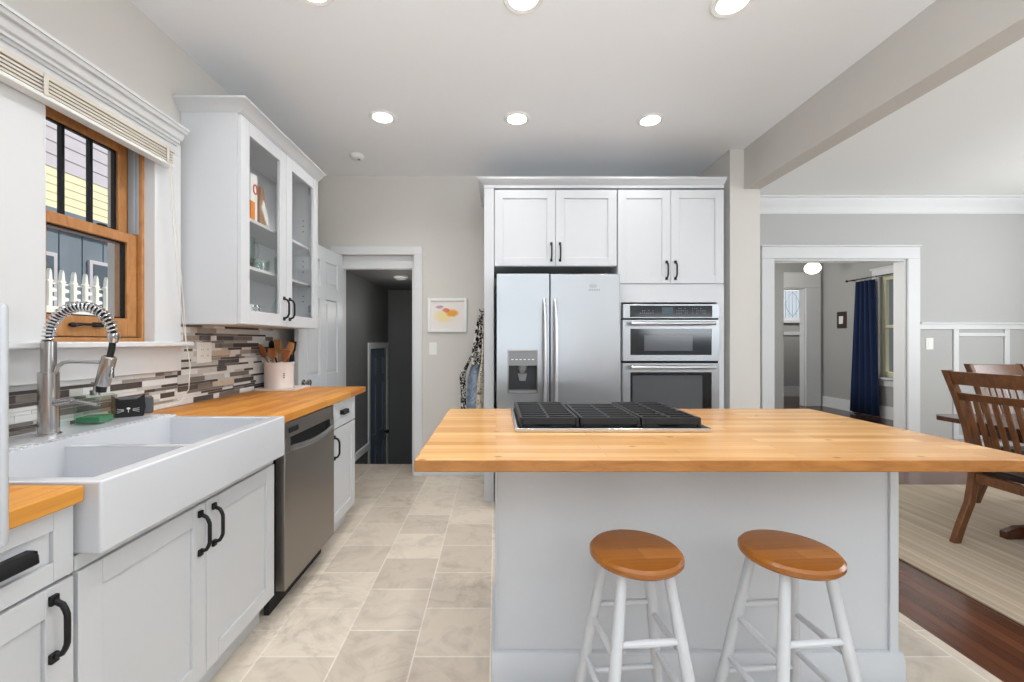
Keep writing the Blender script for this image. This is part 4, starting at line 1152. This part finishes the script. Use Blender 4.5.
# ------------------------------------------------------------------ dining room
rg = MB().box(2.312, -1.2, .0, 5.6, 3.66, .012).build('area_rug', 'rug', None, .003)
tag(rg, 'beige striped woven rug under the dining table', 'rug')
def chair_proto(label, loc, rz):
    t = thing('dining_chair', label, 'chair', loc, rz, 'dark wood slat back dining chairs')
    HW = .205
    def post_x(z):
        pts = [(0, -.115), (.12, -.075), (.25, -.025), (.40, 0), (.52, .0), (.70, -.035), (.88, -.092), (1.06, -.165)]
        for (z0, x0), (z1, x1) in zip(pts, pts[1:]):
            if z <= z1: return x0+(x1-x0)*(z-z0)/(z1-z0)
        return pts[-1][1]
    for sg in (-1, 1):
        zz = [0, .06, .12, .18, .25, .32, .40, .46, .52, .61, .70, .79, .88, .97, 1.06]
        th = .022
        poly = [(post_x(z)-th, z) for z in zz] + [(post_x(z)+th, z) for z in zz[::-1]]
        MB().prism(poly, 'y', sg*HW-.017, sg*HW+.017).build('rear_leg', 'chair', t, .004)
        b = MB(); b.bar((.40, sg*(HW-.01), 0), (.40, sg*(HW-.01), .43), .036, .036, .042, .042); b.build('front_leg', 'chair', t, .003)
    def rail(z0, z1, d, nm, curve=.02):
        b = MB(); n = 10; A = []
        for i in range(n+1):
            u = -1+2*i/n; y = u*(HW-.018); c = -curve*(1-u*u)
            A.append([b.V((post_x(z)+c+e, y, z)) for z, e in ((z0, -d/2), (z0, d/2), (z1, d/2), (z1, -d/2))])
        b.F(A[0][::-1]); b.F(A[-1])
        for p, q in zip(A, A[1:]):
            for k in range(4): b.F([p[k], p[(k+1) % 4], q[(k+1) % 4], q[k]])
        b.build(nm, 'chair', t, .003)
    rail(.975, 1.055, .026, 'top_rail'); rail(.880, .925, .022, 'back_rail'); rail(.50, .54, .022, 'back_rail', .012)
    for k in range(7):
        y = -.150+.05*k; b = MB(); n = 8; A = []
        for i in range(n+1):
            z = .54+(.88-.54)*i/n; f = i/n; u = y/(HW-.018); c = -(.012+.008*f)*(1-u*u)-.018*math.sin(PI*f)*.5
            A.append([b.V((post_x(z)+c+e, y+s_, z)) for s_, e in ((-.013, -.006), (.013, -.006), (.013, .006), (-.013, .006))])
        b.F(A[0][::-1]); b.F(A[-1])
        for p, q in zip(A, A[1:]):
            for j_ in range(4): b.F([p[j_], p[(j_+1) % 4], q[(j_+1) % 4], q[j_]])
        b.build('slat', 'chair', t, .002)
    b = MB(); b.box(.024, -HW+.02, .375, .38, -HW-.002+.001, .43); b.box(.024, HW-.02, .375, .38, HW+.001, .43); b.box(.38, -HW+.03, .375, .415, HW-.03, .43); b.box(-.012, -HW+.018, .375, .02, HW-.018, .43)
    b.build('seat_rail', 'chair', t, .003)
    M.setdefault('leather', flat('dark seat leather', (46, 32, 26), .35))
    b = MB(); b.box(.026, -HW-.005, .4305, .44, HW+.005, .468); b.build('seat', 'leather', t, .012, 3)
    return t
ch = chair_proto('dark wood slat back chair on the rug nearest the island, turned away', (2.935, 2.40, .0122), 0)
c2 = copy_tree(ch); c2.location = (3.885, 3.140, .0122); c2.rotation_euler = (0, 0, R(-90))
c2['label'] = 'dark wood slat back chair at the far end of the dining table'
tb = thing('dining_table', 'dark wood dining table with trestle foot beside the two chairs', 'table', (3.60, 1.95, .0122))
b = MB(); b.prism([(-.60, -.90), (.60, -.90), (.66, -.84), (.66, .88), (.60, .94), (-.60, .94), (-.66, .88), (-.66, -.84)], 'z', .712, .742); b.build('table_top', 'table', tb, .005)
b = MB(); b.prism([(-.53, -.78), (.53, -.78), (.53, .84), (-.53, .84)], 'z', .64, .7115); b.build('table_apron', 'table', tb, .004)
for yy in (-.68, .71):
    b = MB(); b.prism([(-.42, 0), (.42, 0), (.42, .045), (.34, .075), (.25, .078), (.20, .10), (-.20, .10), (-.25, .078), (-.34, .075), (-.42, .045)], 'y', yy-.02, yy+.02); b.build('foot', 'table', tb, .004)
    b = MB(); b.prism([(-.20, .1005), (.20, .1005), (.17, .35), (.22, .6395), (-.22, .6395), (-.17, .35)], 'y', yy-.02, yy+.02); b.build('leg', 'table', tb, .004)
b = MB(); b.box(-.04, -.659, .25, .04, .689, .33); b.build('stretcher', 'table', tb, .004)

# ------------------------------------------------------------------ room beyond: window_2, curtain, plaque, lamp, vestibule window
w2 = sroot('window_2', 'cream sash window of the room beyond')
b = MB(); b.box(FX-.025, WB, WC, FX, WB+.12, WD); b.box(FX-.025, WA-.12, WC, FX, WA, WD); b.box(FX-.025, WA-.12, WD, FX, WB+.12, WD+.12); b.box(FX-.05, WA-.14, WD+.12, FX, WB+.14, WD+.145); b.box(FX-.02, WA-.12, WC-.14, FX, WB+.12, WC-.03)
b.build('casing', 'trim', w2, .003)
b = MB(); b.box(FX-.06, WA-.14, WC-.03, FX+.05, WB+.14, WC); b.build('sill', 'trim', w2, .004)
b = MB(); x0, x1 = FX+.04, FX+.10
b.box(x0, WA, WC, x1, WA+.06, WD); b.box(x0, WB-.06, WC, x1, WB, WD); b.box(x0, WA+.06, WD-.06, x1, WB-.06, WD); b.box(x0, WA+.06, WC, x1, WB-.06, WC+.09); b.box(x0, WA+.06, 1.46, x1, WB-.06, 1.51)
b.build('sash', 'cream', w2, .004)
b = MB(); b.box((x0+x1)/2-.003, WA+.06, WC+.09, (x0+x1)/2+.003, WB-.06, 1.46); b.box((x0+x1)/2-.003, WA+.06, 1.51, (x0+x1)/2+.003, WB-.06, WD-.06); b.build('pane', 'glass', w2)
cu = thing('curtain', 'floor length navy curtain beside the window of the room beyond', 'curtain', (FX-.11, 6.93, 0))
b = MB(); n = 60; rows = []
for z in (.03, .5, 1.0, 1.5, 2.0, 2.26):
    f = 1-z/2.26; row = []
    for i in range(n+1):
        u = i/n; row.append(b.V((.035*math.sin(u*4.5*2*PI)*(1-.25*f), u*(.36+.22*f)-.10*f, z)))
    rows.append(row)
for a, c in zip(rows, rows[1:]):
    for i in range(n): b.F([a[i], a[i+1], c[i+1], c[i]])
o = b.build('cloth', 'navy', cu, 0, smooth=80); s_ = o.modifiers.new('thick', 'SOLIDIFY'); s_.thickness = .006
rd_ = thing('curtain_rod', 'dark curtain rod over the navy curtain', 'curtain rod', (FX-.11, 5.6, 2.30))
b = MB(); b.tube([(0, 0, 0), (0, 1.85, 0)], .009, 10); b.ball((0, 1.87, 0), .02, .02, .02); b.build('rod', 'black', rd_)
b = MB(); b.tube([(0, 1.82, 0), (.11, 1.82, .0)], .007, 8); b.build('bracket', 'black', rd_)
b = MB()
for k in range(6): b.tube([(.015*math.cos(2*PI*j_/12), 1.30+.09*k, .0+.017*math.sin(2*PI*j_/12)) for j_ in range(12)], .003, 5, closed=True)
b.build('ring', 'chrome', rd_)
pq = thing('wall_plaque', 'small dark wood plaque with a white plate on the far grey wall', 'wall plaque', (FX-.0005, 7.70, 1.63), R(-90))
MB().box(-.10, -.02, -.15, .10, 0, .15).build('board', 'plaque', pq, .004); MB().box(-.045, -.028, -.07, .045, -.0201, .07).build('plate', 'plate', pq, .003)
gl = thing('globe_ceiling_light', 'lit white globe lamp seen through the wide doorway', 'ceiling light', (5.60, 7.5, HC))
MB().lathe([(.07, 0), (.07, -.02), (.03, -.05), (.03, -.15)], n=24).build('base', 'nickel', gl)
b = MB(); b.ball((0, 0, -.245), .125, .125, .105); M['globe'] = emit('globe lamp', (255, 246, 226), 3.0); b.build('globe', 'globe', gl)
w3 = sroot('window_3', 'small leaded window of the vestibule')
b = MB(); y = 9.6
b.box(VX0-.08, y-.02, VZ0-.02, VX0, y, VZ1+.08); b.box(VX1, y-.02, VZ0-.02, VX1+.08, y, VZ1+.08); b.box(VX0, y-.02, VZ1, VX1, y, VZ1+.08); b.box(VX0-.10, y-.05, VZ0-.08, VX1+.10, y, VZ0-.02); b.box(VX0, y-.02, VZ0-.02, VX1, y, VZ0)
b.build('casing', 'trim', w3, .003)
b = MB(); b.box(VX0, y+.02, VZ0, VX0+.04, y+.06, VZ1); b.box(VX1-.04, y+.02, VZ0, VX1, y+.06, VZ1); b.box(VX0+.04, y+.02, VZ0, VX1-.04, y+.06, VZ0+.04); b.box(VX0+.04, y+.02, VZ1-.04, VX1-.04, y+.06, VZ1)
s3 = b.build('sash', 'trim', w3, .003)
MB().box(VX0+.04, y+.037, VZ0+.04, VX1-.04, y+.043, VZ1-.04).build('pane', 'glass', s3)
b = MB(); cx, cz = (VX0+VX1)/2, (VZ0+VZ1)/2
for k in range(5): b.tube([(VX0+.04+(VX1-VX0-.08)*(k+.5)/5, y+.036, VZ0+.04), (VX0+.04+(VX1-VX0-.08)*(k+.5)/5, y+.036, VZ1-.04)], .004, 5)
for sg in (-1, 1): b.tube([(cx+sg*.15*math.sin(PI*k/12), y+.034, VZ0+.06+(VZ1-VZ0-.12)*k/12) for k in range(13)], .004, 5)
b.build('leading', 'dispgrey', s3)

# ------------------------------------------------------------------ ceiling fittings
spots = [(-.775, 2.90), (.145, 2.92), (1.07, 2.94), (-.80, 1.845), (.122, 1.89), (1.068, 1.915), (-.79, .6), (.122, .6), (1.068, .6)]
lbl = ['recessed ceiling light over the left worktop, far row', 'recessed ceiling light in front of the refrigerator, far row', 'recessed ceiling light in front of the wall oven, far row',
       'recessed ceiling light barely showing at the top edge above the sink side', 'recessed ceiling light over the island centre, cut by the top edge', 'recessed ceiling light nearest the dropped beam, at the top edge',
       'recessed ceiling light behind the frame on the sink side', 'recessed ceiling light behind the frame in the middle', 'recessed ceiling light behind the frame by the beam']
for (x, y), lb in zip(spots, lbl):
    dl = thing('recessed_light', lb, 'ceiling light', (x, y, HC-.0005), 0, 'recessed kitchen ceiling lights')
    MB().lathe([(.068, 0), (.092, 0), (.092, -.004), (.084, -.010), (.068, -.006)], n=36).build('rim', 'plate', dl)
    MB().lathe([(.066, -.001), (.066, -.006), (.05, -.0065)], n=36).build('lens', 'lamp', dl)
    lg = light('downlight', 'AREA', (x, y, HC-.016), (0, 0, 0), (5.2 if x < -.5 else 2.3) if y > 2.5 else (5.4 if x < -.5 else 4.3), (1, .985, .965), shape='DISK', size=.12, spread=R(140))
sm = thing('smoke_detector', 'small white smoke detector on the ceiling near the back wall', 'smoke detector', (-1.145, 3.50, HC-.0005))
MB().lathe([(.055, 0), (.055, -.014), (.045, -.028), (.02, -.033)], n=32).build('body', 'plate', sm)
MB().lathe([(.012, -.0331), (.012, -.037)], (.015, .0, 0), n=16).build('test_button', 'dispgrey', sm)
